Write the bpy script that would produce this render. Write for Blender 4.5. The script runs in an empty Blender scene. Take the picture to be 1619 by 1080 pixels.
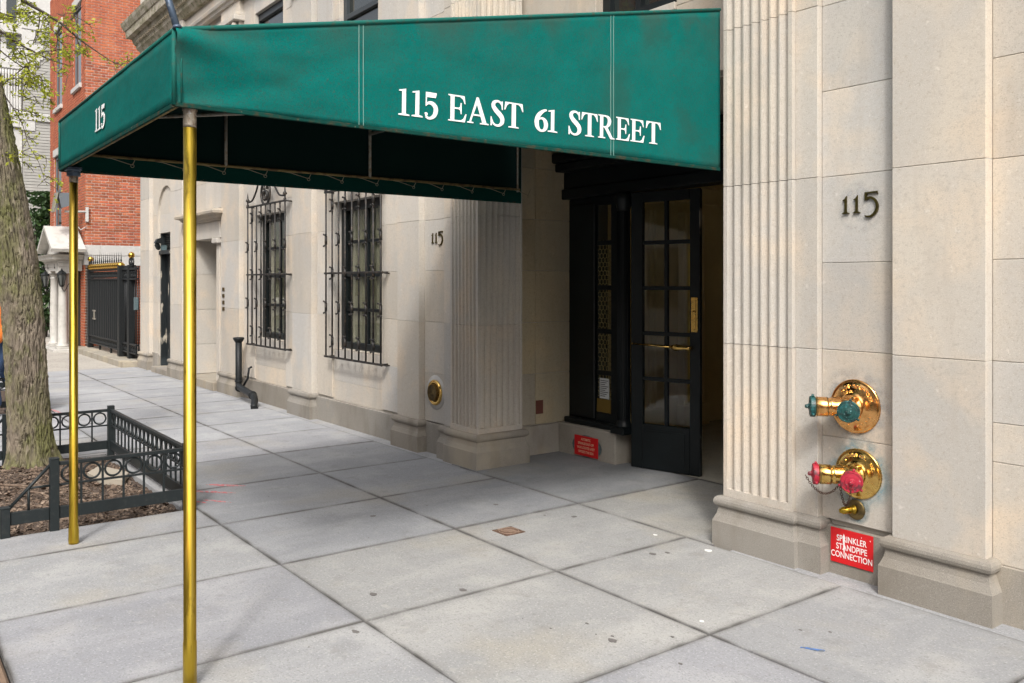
import bpy, bmesh, math, random
from mathutils import Vector, Matrix, noise
R = math.radians
random.seed(11)
SC = bpy.context.scene
COL = SC.collection

# ------------------------------------------------------------------ camera, sky, sun, exposure
cd = bpy.data.cameras.new("camera"); cam = bpy.data.objects.new("camera", cd); COL.objects.link(cam)
cam.location = (0, 0, 1.65)
cam.rotation_euler = (R(90), 0, R(53.004))
cd.sensor_fit = 'HORIZONTAL'; cd.sensor_width = 36
cd.lens = 36 * 1366.84 / 1619
cd.shift_y = -(540 - 446.42) / 1619
cd.clip_start = .05; cd.clip_end = 500
SC.camera = cam
W = bpy.data.worlds.new("World"); SC.world = W; W.use_nodes = True
wt = W.node_tree; wt.nodes.clear()
sky = wt.nodes.new("ShaderNodeTexSky"); sky.sky_type = 'NISHITA'; sky.sun_disc = False
SUN_DIR = Vector((-.78 * math.cos(R(46)), .62 * math.cos(R(46)), -math.sin(R(46))))   # the way the light travels
sky.sun_elevation = R(46); sky.sun_rotation = math.atan2(-SUN_DIR.x, -SUN_DIR.y)
sky.air_density = 1.0; sky.dust_density = 6.0; sky.ozone_density = 1.0
hs = wt.nodes.new("ShaderNodeHueSaturation"); hs.inputs['Saturation'].default_value = .35
bg = wt.nodes.new("ShaderNodeBackground"); bg.inputs['Strength'].default_value = .15
wo = wt.nodes.new("ShaderNodeOutputWorld")
wt.links.new(sky.outputs[0], hs.inputs['Color']); wt.links.new(hs.outputs[0], bg.inputs['Color']); wt.links.new(bg.outputs[0], wo.inputs[0])
sd = bpy.data.lights.new("sun", 'SUN'); sun = bpy.data.objects.new("sun", sd); COL.objects.link(sun)
sd.energy = 1.0; sd.angle = R(6); sd.color = (1, .97, .93)
sun.rotation_euler = SUN_DIR.to_track_quat('-Z', 'Y').to_euler()
VS = SC.view_settings
VS.view_transform = 'Standard'; VS.look = 'None'; VS.gamma = 1; VS.use_curve_mapping = False
VS.exposure = .92
SC.cycles.diffuse_bounces = 8; SC.cycles.max_bounces = 12
SC.cycles.use_denoising = True

# ------------------------------------------------------------------ materials
def mat(name, base, rough=.7, metal=0., layers=(), bump=(), objcol=False, spec=.5, trans=0., coat=0., rnoise=None):
    """layers: (noise scale, colour, from, to, amount[, stretch]); bump: (scale, strength, distance[, stretch])"""
    m = bpy.data.materials.new(name); m.use_nodes = True
    t = m.node_tree; N = t.nodes; L = t.links
    b = N['Principled BSDF']
    geo = N.new('ShaderNodeNewGeometry')
    def coords(st):
        if not st: return geo.outputs['Position']
        mp = N.new('ShaderNodeMapping'); mp.inputs['Scale'].default_value = st
        L.new(geo.outputs['Position'], mp.inputs['Vector']); return mp.outputs[0]
    def noi(sc, st=None, det=4., ro=.55):
        n = N.new('ShaderNodeTexNoise'); n.inputs['Scale'].default_value = sc; n.inputs['Detail'].default_value = det
        n.inputs['Roughness'].default_value = ro
        L.new(coords(st), n.inputs['Vector']); return n.outputs[0]
    c = N.new('ShaderNodeRGB'); c.outputs[0].default_value = (*base, 1); cur = c.outputs[0]
    for ly in layers:
        sc, colr, f, to, am = ly[:5]; st = ly[5] if len(ly) > 5 else None
        mr = N.new('ShaderNodeMapRange'); mr.inputs[1].default_value = f; mr.inputs[2].default_value = to
        mr.inputs[4].default_value = am; L.new(noi(sc, st), mr.inputs[0])
        mx = N.new('ShaderNodeMix'); mx.data_type = 'RGBA'
        L.new(mr.outputs[0], mx.inputs[0]); L.new(cur, mx.inputs[6]); mx.inputs[7].default_value = (*colr, 1); cur = mx.outputs[2]
    if objcol:
        oi = N.new('ShaderNodeObjectInfo'); mx = N.new('ShaderNodeMix'); mx.data_type = 'RGBA'; mx.blend_type = 'MULTIPLY'
        mx.inputs[0].default_value = 1; L.new(cur, mx.inputs[6]); L.new(oi.outputs['Color'], mx.inputs[7]); cur = mx.outputs[2]
    L.new(cur, b.inputs['Base Color'])
    b.inputs['Roughness'].default_value = rough; b.inputs['Metallic'].default_value = metal
    b.inputs['Specular IOR Level'].default_value = spec
    if coat: b.inputs['Coat Weight'].default_value = coat
    if rnoise:
        mr = N.new('ShaderNodeMapRange'); mr.inputs[1].default_value = .35; mr.inputs[2].default_value = .65
        mr.inputs[3].default_value = rnoise[1]; mr.inputs[4].default_value = rnoise[2]
        L.new(noi(rnoise[0], rnoise[3] if len(rnoise) > 3 else None), mr.inputs[0]); L.new(mr.outputs[0], b.inputs['Roughness'])
    nrm = None
    for bp in bump:
        bn = N.new('ShaderNodeBump'); bn.inputs['Strength'].default_value = bp[1]; bn.inputs['Distance'].default_value = bp[2]
        L.new(noi(bp[0], bp[3] if len(bp) > 3 else None, 3.), bn.inputs['Height'])
        if nrm: L.new(nrm, bn.inputs['Normal'])
        nrm = bn.outputs[0]
    if nrm: L.new(nrm, b.inputs['Normal'])
    if trans:
        tr = N.new('ShaderNodeBsdfTranslucent'); L.new(cur, tr.inputs[0])
        ms = N.new('ShaderNodeMixShader'); ms.inputs[0].default_value = trans
        out = N['Material Output']
        L.new(b.outputs[0], ms.inputs[1]); L.new(tr.outputs[0], ms.inputs[2]); L.new(ms.outputs[0], out.inputs[0])
    m['_cur'] = 0
    return m

M = {}
M['stone'] = mat('limestone', (.535, .485, .412), .85, layers=[(.55, (.455, .425, .38), .42, .58, .8), (1.7, (.37, .345, .305), .56, .68, .65, (1, 1, .2)),
    (1.1, (.47, .445, .405), .40, .62, .85), (2.6, (.60, .50, .385), .5, .66, .6), (2.2, (.44, .42, .39), .52, .64, .55, (1, 1, .35)), (38, (.42, .37, .31), .52, .70, .5),
    (150, (.33, .295, .25), .56, .68, .7), (230, (.72, .68, .61), .58, .70, .6), (7, (.43, .38, .32), .58, .74, .55, (1, 1, .14)), (24, (.66, .62, .56), .66, .74, .5), (60, (.36, .32, .27), .60, .72, .5)],
    bump=[(170, .3, .003), (14, .15, .006)], objcol=True, spec=.25)
M['granite'] = mat('granite', (.27, .247, .212), .8, layers=[
    (2.2, (.235, .21, .175), .42, .6, .85), (190, (.14, .128, .112), .54, .66, .6), (260, (.46, .43, .38), .56, .68, .6),
    (5, (.20, .175, .14), .52, .68, .8, (1, 1, .25)), (1.3, (.40, .34, .25), .55, .68, .6)], bump=[(150, .4, .004), (25, .2, .005)], objcol=True, spec=.3)
M['mortar'] = mat('mortar', (.46, .43, .38), .95)
M['concrete'] = None
M['joint'] = mat('joint_grime', (.055, .052, .048), .95, layers=[(9, (.14, .13, .12), .5, .65, .7)])
M['aggregate'] = mat('old_aggregate_concrete', (.36, .335, .295), .9, layers=[(26, (.22, .19, .16), .5, .62, .8), (60, (.5, .47, .42), .55, .68, .7), (1.2, (.42, .39, .34), .45, .6, .5)], bump=[(60, .4, .006)])
M['asphalt'] = mat('asphalt', (.055, .055, .057), .9, layers=[(120, (.12, .12, .12), .55, .7, .6), (1, (.075, .073, .07), .45, .6, .8)], bump=[(120, .5, .006)])
M['kerb'] = mat('kerb_steel_rust', (.22, .15, .10), .8, layers=[(8, (.13, .085, .055), .45, .6, .8)])
M['soil'] = mat('soil', (.065, .045, .033), 1., layers=[(14, (.05, .033, .024), .45, .6, .8), (60, (.17, .125, .095), .55, .7, .7), (3, (.12, .09, .07), .5, .65, .7)], bump=[(50, .6, .02)])
M['chip'] = mat('wood_chips', (.20, .145, .105), .9, layers=[(25, (.10, .065, .045), .4, .6, .9), (11, (.38, .30, .23), .55, .68, .7)])
M['bark'] = mat('bark', (.185, .152, .115), .95, layers=[(2.2, (.120, .122, .040), .43, .57, .9, (1, 1, .6)), (9, (.11, .115, .04), .54, .66, .7, (1, 1, .5)), (28, (.085, .07, .052), .5, .66, .8, (1, 1, .3)), (18, (.36, .31, .24), .6, .72, .8, (1, 1, .3))], bump=[(70, .7, .012, (1, 1, .35)), (180, .3, .004)])
M['twig'] = mat('twig', (.07, .055, .045), .9)
M['leaf'] = mat('young_leaf', (.42, .47, .045), .55, layers=[(6, (.52, .50, .06), .45, .6, .8), (3, (.28, .36, .04), .5, .65, .6)], trans=.45)
M['ivy'] = mat('ivy_leaf', (.035, .075, .022), .5, layers=[(5, (.075, .13, .03), .5, .65, .8)], trans=.2)
M['canvas'] = mat('green_canvas', (.0016, .122, .106), .85, layers=[(1.7, (.002, .108, .095), .40, .60, .85), (4.5, (.003, .136, .120), .5, .68, .5), (110, (.022, .084, .072), .50, .64, .7), (170, (.004, .140, .115), .52, .66, .7), (260, (.002, .060, .050), .55, .66, .6), (34, (.045, .085, .07), .70, .75, .7), (2.2, (.02, .075, .06), .54, .68, .55)], bump=[(300, .4, .001), (4, .4, .03), (11, .2, .01)], spec=.06)
M['shade_sheet'] = mat('black_green_shade', (.003, .0145, .0125), .9, spec=.1)  # near-black green that paints the deep shade inside the awning
M['canvas_trim'] = mat('canvas_trim', (.008, .105, .085), .8, layers=[(30, (.06, .07, .05), .55, .68, .8)], spec=.2)
M['hem'] = mat('canvas_hem_grime', (.004, .045, .036), .9, layers=[(20, (.05, .042, .025), .50, .64, .8), (60, (.16, .15, .11), .66, .72, .8)], spec=.1)
M['white_paint'] = mat('white_appliqué', (.80, .80, .79), .6, layers=[(40, (.66, .68, .67), .55, .7, .6)])
M['stitch'] = mat('pale_stitching', (.13, .26, .23), .85)
M['brass_pole'] = mat('old_brass', (.55, .385, .045), .36, 1., layers=[(5, (.27, .17, .02), .45, .6, .75, (1, 1, .15)), (70, (.52, .38, .09), .52, .7, .6, (1, 1, .03)), (60, (.50, .24, .03), .58, .68, .6, (1, 1, .04)), (30, (.17, .11, .02), .60, .72, .8, (1, 1, .3))], rnoise=(40, .26, .5, (1, 1, .1)), bump=[(120, .08, .002, (1, 1, .05))])
M['brass'] = mat('polished_brass', (.74, .49, .15), .2, 1., layers=[(28, (.60, .34, .09), .48, .66, .7), (60, (.34, .20, .06), .62, .74, .6)], rnoise=(30, .1, .3))
M['bronze_red'] = mat('polished_red_brass', (.82, .44, .16), .16, 1., layers=[(28, (.62, .30, .09), .48, .66, .7), (60, (.30, .16, .06), .62, .74, .6)], rnoise=(30, .1, .32))
M['brass_dark'] = mat('tarnished_brass', (.22, .16, .07), .45, 1., layers=[(40, (.10, .075, .04), .45, .62, .8)])
M['bronze'] = mat('dark_bronze', (.085, .068, .022), .4, .8, layers=[(60, (.16, .12, .03), .5, .66, .6)])
M['solder'] = mat('worn_steel_collar', (.34, .30, .24), .45, .8, layers=[(30, (.15, .09, .06), .48, .62, .85), (55, (.62, .62, .6), .6, .7, .7)])
M['iron'] = mat('black_iron', (.010, .012, .013), .5, 0., layers=[(40, (.03, .027, .024), .55, .7, .6)], spec=.3)
M['iron_brown'] = mat('weathered_iron', (.011, .010, .009), .55, 0., layers=[(30, (.085, .06, .04), .52, .68, .7)])
M['fence'] = mat('painted_fence_iron', (.013, .018, .0195), .5, spec=.35, layers=[(25, (.034, .036, .035), .55, .7, .5), (190, (.4, .42, .42), .74, .78, .8)])
M['frame_bar'] = mat('galvanised_bar', (.27, .255, .215), .6, .3, layers=[(30, (.18, .12, .06), .5, .65, .7)])
M['rust_bar'] = mat('rusty_bar', (.22, .16, .06), .7, .2, layers=[(20, (.10, .055, .025), .48, .62, .8)])
M['cord'] = mat('lacing_cord', (.28, .25, .18), .9)
M['steel_pipe'] = mat('blue_grey_pipe', (.07, .10, .145), .4, .4, layers=[(50, (.30, .32, .34), .58, .68, .7)])
M['door'] = mat('dark_green_black_paint', (.0042, .0068, .0078), .42, layers=[(90, (.30, .26, .20), .735, .755, .9), (3, (.008, .012, .0135), .45, .6, .7)], spec=.35)
M['old_door'] = mat('worn_door_paint', (.010, .0135, .015), .45, layers=[(8, (.42, .38, .31), .60, .64, .9, (1, 1, .35)), (2, (.04, .05, .055), .5, .66, .8)])
M['glass'] = mat('window_glass', (.02, .024, .022), .04, spec=.9)
M['curtain'] = mat('curtain_cloth', (.30, .275, .20), .9)
M['red_sign'] = mat('red_enamel', (.60, .008, .012), .4, layers=[(60, (.50, .02, .02), .5, .7, .5)], spec=.4)
M['red_sign_dull'] = mat('dull_red_enamel', (.36, .012, .012), .5)
M['print'] = mat('white_print', (.82, .80, .78), .6)
M['cream_print'] = mat('cream_print', (.75, .55, .36), .6)
M['cap_green'] = mat('green_enamel', (.006, .050, .045), .45, layers=[(45, (.015, .12, .13), .52, .66, .7), (30, (.012, .018, .018), .52, .62, .85), (90, (.3, .40, .38), .64, .70, .8)])
M['cap_red'] = mat('red_enamel_cap', (.33, .010, .028), .5, layers=[(45, (.36, .02, .04), .52, .66, .7), (26, (.06, .02, .025), .53, .62, .85), (80, (.42, .28, .28), .66, .71, .8)])
M['grime'] = mat('blue_grey_plaster', (.46, .46, .45), .9, layers=[(14, (.30, .44, .47), .42, .58, .8), (40, (.55, .55, .53), .5, .65, .6)])
M['patina'] = mat('verdigris_stain', (.40, .43, .42), .95, layers=[(20, (.22, .38, .42), .45, .6, .8)])
M['plate_dark'] = mat('blue_grey_backplate', (.08, .12, .13), .6, layers=[(40, (.2, .24, .23), .55, .68, .6)])
M['chain'] = mat('rusty_chain', (.085, .045, .03), .7, .4)
M['brick'] = mat('red_brick', (.40, .112, .05), .9, layers=[(9, (.28, .075, .04), .45, .6, .7), (4, (.46, .145, .06), .5, .62, .7), (80, (.20, .06, .04), .58, .7, .5)], bump=[(120, .3, .003)], objcol=True)
M['brick_mortar'] = mat('pale_mortar', (.56, .46, .40), .95)
M['grey_brick'] = mat('grey_painted_brick', (.35, .34, .315), .9, layers=[(2, (.30, .29, .27), .45, .6, .7), (1, (.42, .40, .37), .5, .65, .5, (1, 1, 3))], bump=[(40, .3, .006, (1, 1, 3))])
M['white_trim'] = mat('white_painted_stone', (.46, .45, .43), .7, layers=[(12, (.58, .57, .53), .52, .68, .6)])
M['marble'] = mat('weathered_white_marble', (.47, .455, .42), .6, layers=[(6, (.36, .345, .31), .5, .66, .7), (15, (.36, .35, .32), .62, .74, .5, (1, 1, .3))])
M['gold'] = mat('gold_leaf', (.62, .38, .07), .25, 1.)
M['black_sheet'] = mat('black_sheet_metal', (.003, .004, .0045), .6, spec=.15)
M['lamp_glass'] = mat('lamp_glass', (.09, .095, .09), .15)
M['paper'] = mat('white_notice', (.62, .64, .64), .7)
M['amber'] = mat('amber_sticker', (.16, .10, .015), .5)
M['mesh_metal'] = mat('olive_metal_mesh', (.27, .225, .085), .5, .0)
M['dark_void'] = mat('dark_interior', (.02, .02, .018), .9)
M['vestibule'] = mat('vestibule_stone', (.86, .74, .46), .8, layers=[(3, (.78, .66, .40), .45, .6, .6)])  # the lobby's warm yellow glow is put into the stone colour
M['jacket'] = mat('orange_jacket', (.62, .16, .02), .85, bump=[(200, .2, .002)])
M['jeans'] = mat('blue_denim', (.03, .06, .13), .9)
M['skin'] = mat('skin', (.45, .27, .20), .6)
M['hair'] = mat('dark_hair', (.03, .02, .015), .7)
M['shoe'] = mat('shoe', (.03, .03, .03), .6)
M['gum'] = mat('flattened_gum', (.13, .12, .115), .9)
M['white_spot'] = mat('white_drop', (.72, .72, .70), .9)
M['red_spray'] = mat('red_spray_paint', (.50, .14, .15), .9, layers=[(16, (.33, .30, .30), .46, .56, 1., (1, 3, 1))])
M['blue_mark'] = mat('blue_mark', (.06, .16, .42), .8, layers=[(30, (.12, .13, .13), .45, .55, .9)])
M['rust'] = mat('rusty_cast_iron', (.10, .055, .035), .8, layers=[(60, (.24, .17, .12), .5, .66, .7)])
M['rust_stain'] = mat('tan_patch', (.34, .30, .24), .95)
M['red_plate'] = mat('faded_red_plate', (.15, .05, .035), .7)
M['car_paint'] = mat('dark_car_paint', (.02, .022, .026), .25, coat=.5)

def concrete():
    m = mat('sidewalk_concrete', (.288, .292, .299), .88, layers=[
        (.8, (.255, .26, .268), .42, .62, .8), (2.3, (.365, .365, .36), .5, .66, .7), (5.5, (.235, .235, .235), .56, .70, .6), (3, (.37, .37, .37), .5, .64, .5, (1, .25, 1)),
        (1.4, (.33, .31, .27), .54, .68, .6), (110, (.15, .15, .15), .55, .68, .6), (80, (.43, .43, .43), .56, .68, .65), (42, (.19, .19, .19), .58, .70, .6), (17, (.36, .355, .34), .58, .70, .5), (30, (.21, .205, .20), .66, .74, .6), (11, (.25, .245, .24), .60, .72, .5)],
        bump=[(220, .2, .002), (30, .08, .004)], objcol=True, spec=.3)
    t = m.node_tree; N = t.nodes; L = t.links; b = N['Principled BSDF']
    src = b.inputs['Base Color'].links[0].from_socket
    at = N.new('ShaderNodeAttribute'); at.attribute_name = 'edge'
    geo = N.new('ShaderNodeNewGeometry'); ns = N.new('ShaderNodeTexNoise'); ns.inputs['Scale'].default_value = 3.5; ns.inputs['Detail'].default_value = 5
    L.new(geo.outputs['Position'], ns.inputs['Vector'])
    pw = N.new('ShaderNodeMath'); pw.operation = 'POWER'; L.new(at.outputs['Fac'], pw.inputs[0]); pw.inputs[1].default_value = 1.2
    mu = N.new('ShaderNodeMath'); mu.operation = 'MULTIPLY'; L.new(pw.outputs[0], mu.inputs[0])
    mr = N.new('ShaderNodeMapRange'); mr.inputs[1].default_value = .35; mr.inputs[2].default_value = .6; mr.inputs[3].default_value = .25; mr.inputs[4].default_value = .95
    L.new(ns.outputs[0], mr.inputs[0]); L.new(mr.outputs[0], mu.inputs[1])
    mx = N.new('ShaderNodeMix'); mx.data_type = 'RGBA'; L.new(mu.outputs[0], mx.inputs[0]); L.new(src, mx.inputs[6]); mx.inputs[7].default_value = (.105, .10, .095, 1)
    L.new(mx.outputs[2], b.inputs['Base Color'])
    return m
M['concrete'] = concrete()

t_ = M['canvas'].node_tree; N_ = t_.nodes; L_ = t_.links; pb_ = N_['Principled BSDF']
src_ = pb_.inputs['Base Color'].links[0].from_socket
at_ = N_.new('ShaderNodeAttribute'); at_.attribute_name = 'grime'; ge_ = N_.new('ShaderNodeNewGeometry')
ns_ = N_.new('ShaderNodeTexNoise'); ns_.inputs['Scale'].default_value = 5; ns_.inputs['Detail'].default_value = 6; L_.new(ge_.outputs['Position'], ns_.inputs['Vector'])
mr_ = N_.new('ShaderNodeMapRange'); mr_.inputs[1].default_value = .40; mr_.inputs[2].default_value = .62; mr_.inputs[4].default_value = .6; L_.new(ns_.outputs[0], mr_.inputs[0])
mu_ = N_.new('ShaderNodeMath'); mu_.operation = 'MULTIPLY'; mu_.use_clamp = True; L_.new(at_.outputs['Fac'], mu_.inputs[0]); L_.new(mr_.outputs[0], mu_.inputs[1])
mx_ = N_.new('ShaderNodeMix'); mx_.data_type = 'RGBA'; L_.new(mu_.outputs[0], mx_.inputs[0]); L_.new(src_, mx_.inputs[6]); mx_.inputs[7].default_value = (.050, .062, .048, 1); L_.new(mx_.outputs[2], pb_.inputs['Base Color'])

# ------------------------------------------------------------------ mesh builder
WP = {}      # world origin of every object built here (nothing is rotated)
class MB:
    def __init__(s): s.v = []; s.f = []; s.sm = []
    def quad(s, *ps, sm=False):
        i = len(s.v); s.v += [tuple(p) for p in ps]; s.f.append(tuple(range(i, i + len(ps)))); s.sm.append(sm)
    def box(s, x0, x1, y0, y1, z0, z1, ch=0.):
        if ch <= 0 or min(x1 - x0, y1 - y0, z1 - z0) < 2.2 * ch:
            i = len(s.v)
            s.v += [(x, y, z) for z in (z0, z1) for y in (y0, y1) for x in (x0, x1)]
            for f in ((0, 2, 3, 1), (4, 5, 7, 6), (0, 1, 5, 4), (2, 6, 7, 3), (0, 4, 6, 2), (1, 3, 7, 5)):
                s.f.append(tuple(i + k for k in f)); s.sm.append(False)
            return s
        c = ((x0 + x1) / 2, (y0 + y1) / 2, (z0 + z1) / 2); h = ((x1 - x0) / 2, (y1 - y0) / 2, (z1 - z0) / 2)
        i = len(s.v); idx = {}
        for sx in (-1, 1):
            for sy in (-1, 1):
                for sz in (-1, 1):
                    for a in range(3):      # vertex lying on the face normal to axis a
                        p = [sx * (h[0] - (0 if a == 0 else ch)), sy * (h[1] - (0 if a == 1 else ch)), sz * (h[2] - (0 if a == 2 else ch))]
                        idx[(sx, sy, sz, a)] = len(s.v); s.v.append((c[0] + p[0], c[1] + p[1], c[2] + p[2]))
        def F(*k): s.f.append(tuple(k)); s.sm.append(False)
        for g in (-1, 1):
            q = [idx[(g, a, b, 0)] for a, b in ((-1, -1), (1, -1), (1, 1), (-1, 1))]; F(*(q if g > 0 else q[::-1]))
            q = [idx[(a, g, b, 1)] for a, b in ((-1, -1), (-1, 1), (1, 1), (1, -1))]; F(*(q if g > 0 else q[::-1]))
            q = [idx[(a, b, g, 2)] for a, b in ((-1, -1), (1, -1), (1, 1), (-1, 1))]; F(*(q if g > 0 else q[::-1]))
        for a in (-1, 1):
            for b in (-1, 1):
                F(idx[(a, b, -1, 0)], idx[(a, b, 1, 0)], idx[(a, b, 1, 1)], idx[(a, b, -1, 1)])
                F(idx[(a, -1, b, 0)], idx[(a, 1, b, 0)], idx[(a, 1, b, 2)], idx[(a, -1, b, 2)])
                F(idx[(-1, a, b, 1)], idx[(1, a, b, 1)], idx[(1, a, b, 2)], idx[(-1, a, b, 2)])
                for d in (-1, 1): F(idx[(a, b, d, 0)], idx[(a, b, d, 1)], idx[(a, b, d, 2)])
        return s
    def lathe(s, prof, o, axis=(0, 0, 1), n=16, sm=True, closed=False):
        """prof: list of (radius, distance along axis)"""
        ax = Vector(axis).normalized(); u = ax.orthogonal().normalized(); w = ax.cross(u); o = Vector(o); i = len(s.v)
        for r, d in prof:
            for k in range(n):
                a = 2 * math.pi * k / n; s.v.append(tuple(o + ax * d + (u * math.cos(a) + w * math.sin(a)) * max(r, 1e-5)))
        for j in range(len(prof) - 1):
            for k in range(n):
                s.f.append((i + j * n + k, i + j * n + (k + 1) % n, i + (j + 1) * n + (k + 1) % n, i + (j + 1) * n + k)); s.sm.append(sm)
        if prof[0][0] > 1e-4: s.f.append(tuple(i + k for k in range(n))[::-1]); s.sm.append(False)
        if prof[-1][0] > 1e-4: s.f.append(tuple(i + (len(prof) - 1) * n + k for k in range(n))); s.sm.append(False)
        return s
    def cyl(s, p0, p1, r0, r1=None, n=10, sm=True):
        d = Vector(p1) - Vector(p0); return s.lathe([(r0, 0), (r0 if r1 is None else r1, d.length)], p0, d, n, sm)
    def tube(s, pts, r, n=6, sm=True):
        pts = [Vector(p) for p in pts]; m = len(pts); rs = r if isinstance(r, (list, tuple)) else [r] * m
        i = len(s.v); up = None
        for j, p in enumerate(pts):
            t = (pts[min(j + 1, m - 1)] - pts[max(j - 1, 0)]).normalized()
            if up is None: up = t.orthogonal().normalized()
            up = (up - t * up.dot(t)); up = up.normalized() if up.length > 1e-5 else t.orthogonal().normalized()
            w = t.cross(up)
            for k in range(n):
                a = 2 * math.pi * k / n; s.v.append(tuple(p + (up * math.cos(a) + w * math.sin(a)) * rs[j]))
        for j in range(m - 1):
            for k in range(n):
                s.f.append((i + j * n + k, i + j * n + (k + 1) % n, i + (j + 1) * n + (k + 1) % n, i + (j + 1) * n + k)); s.sm.append(sm)
        s.f.append(tuple(i + k for k in range(n))[::-1]); s.f.append(tuple(i + (m - 1) * n + k for k in range(n))); s.sm += [False, False]
        return s
    def torus(s, c, axis, R_, r, n=20, m=6):
        ax = Vector(axis).normalized(); u = ax.orthogonal().normalized(); w = ax.cross(u); c = Vector(c); i = len(s.v)
        for k in range(n):
            a = 2 * math.pi * k / n; d = u * math.cos(a) + w * math.sin(a)
            for q in range(m):
                b = 2 * math.pi * q / m; s.v.append(tuple(c + d * (R_ + r * math.cos(b)) + ax * r * math.sin(b)))
        for k in range(n):
            for q in range(m):
                s.f.append((i + k * m + q, i + ((k + 1) % n) * m + q, i + ((k + 1) % n) * m + (q + 1) % m, i + k * m + (q + 1) % m)); s.sm.append(True)
        return s
    def sphere(s, c, r, n=10, sz=1.):
        m = max(4, n // 2)
        return s.lathe([(r * math.sin(math.pi * k / m), -r * sz * math.cos(math.pi * k / m)) for k in range(m + 1)], c, (0, 0, 1), n)
    def prism(s, poly, f0, f1):
        """poly: 2-D points; f0/f1 map (a, b) to 3-D on the two ends"""
        i = len(s.v); n = len(poly)
        s.v += [tuple(f0(*p)) for p in poly] + [tuple(f1(*p)) for p in poly]
        s.f.append(tuple(range(i, i + n))[::-1]); s.f.append(tuple(range(i + n, i + 2 * n))); s.sm += [False, False]
        for k in range(n): s.f.append((i + k, i + (k + 1) % n, i + n + (k + 1) % n, i + n + k)); s.sm.append(False)
        return s
    def prism_y(s, poly, y0, y1): return s.prism(poly, lambda a, b: (a, y0, b), lambda a, b: (a, y1, b))
    def prism_z(s, poly, z0, z1): return s.prism(poly, lambda a, b: (a, b, z0), lambda a, b: (a, b, z1))
    def prism_x(s, poly, x0, x1): return s.prism(poly, lambda a, b: (x0, a, b), lambda a, b: (x1, a, b))
    def sweep(s, prof, path):
        """prof: (outward offset, z); path: plan points walked so that outward is on the right-hand side"""
        n = len(path); i = len(s.v); offs = []
        for k in range(n):
            ds = []
            if k > 0: ds.append((Vector(path[k]) - Vector(path[k - 1])).normalized())
            if k < n - 1: ds.append((Vector(path[k + 1]) - Vector(path[k])).normalized())
            ns = [Vector((d.y, -d.x)) for d in ds]
            b = ns[0] if len(ns) == 1 else (ns[0] + ns[1])
            if len(ns) == 2: b = b / max(.2, b.dot(ns[0]))
            offs.append(b)
        for k in range(n):
            for o, z in prof: s.v.append((path[k][0] + offs[k].x * o, path[k][1] + offs[k].y * o, z))
        m = len(prof)
        for k in range(n - 1):
            for q in range(m - 1):
                s.f.append((i + k * m + q, i + (k + 1) * m + q, i + (k + 1) * m + q + 1, i + k * m + q + 1)); s.sm.append(False)
        for k in (0, n - 1):
            f = tuple(i + k * m + q for q in range(m)); s.f.append(f if k else f[::-1]); s.sm.append(False)
        return s
    def mesh(s, name, m, o):
        me = bpy.data.meshes.new(name)
        me.from_pydata([(p[0] - o[0], p[1] - o[1], p[2] - o[2]) for p in s.v], [], s.f)
        me.polygons.foreach_set('use_smooth', s.sm)
        for mm in (m if isinstance(m, (list, tuple)) else [m]): me.materials.append(mm)
        bm = bmesh.new(); bm.from_mesh(me); bmesh.ops.recalc_face_normals(bm, faces=bm.faces); bm.to_mesh(me); bm.free()
        return me
    def build(s, name, m, parent=None, color=None, origin=None, label=None):
        if origin is None:
            xs = [p[0] for p in s.v]; ys = [p[1] for p in s.v]; zs = [p[2] for p in s.v]
            origin = ((min(xs) + max(xs)) / 2, (min(ys) + max(ys)) / 2, min(zs))
        o = bpy.data.objects.new(name, s.mesh(name, m, origin)); COL.objects.link(o)
        place(o, origin, parent)
        if color: o.color = (*color, 1)
        if label: o['label'] = label
        return o
def place(o, origin, parent=None):
    WP[o.name] = Vector(origin)
    if parent: o.parent = parent; o.location = Vector(origin) - WP[parent.name]
    else: o.location = origin
def again(src, d, parent=None):
    """a copy of a part moved by d, sharing its mesh"""
    o = src.copy(); COL.objects.link(o); p = parent or src.parent; o.parent = p
    w = WP[src.name] + Vector(d); WP[o.name] = w; o.location = w - (WP[p.name] if p else Vector()); return o
def copy_tree(root, d, label):
    r = root.copy(); COL.objects.link(r); r.location = Vector(root.location) + Vector(d); WP[r.name] = WP[root.name] + Vector(d); r['label'] = label
    for ch in list(root.children):
        c = ch.copy(); COL.objects.link(c); c.parent = r; WP[c.name] = WP[ch.name] + Vector(d)
        for g in list(ch.children):
            e = g.copy(); COL.objects.link(e); e.parent = c; WP[e.name] = WP[g.name] + Vector(d)
    return r
def thing(name, label, cat, loc, group=None):
    o = bpy.data.objects.new(name, None); o.empty_display_size = .1; COL.objects.link(o); place(o, loc)
    return tag(o, label, cat, group)
def tag(o, label, cat, group=None):
    o['label'] = label; o['category'] = cat
    if group: o['group'] = group
    return o
def struct(o, kind='structure'): o['kind'] = kind; return o
def tint(a=.05, warm=.02):
    k = 1 + random.uniform(-a, a); w = random.uniform(-warm, warm)
    return (k * (1 + w), k, k * (1 - w * 1.5))
def font_mesh(s, size, bold=.0, align='CENTER', spacing=1.):
    c = bpy.data.curves.new('lettering', 'FONT'); c.body = s; c.size = size; c.align_x = align; c.offset = bold * size; c.space_character = spacing
    o = bpy.data.objects.new('lettering', c); me = bpy.data.meshes.new_from_object(o); bpy.data.objects.remove(o)
    return me
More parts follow.
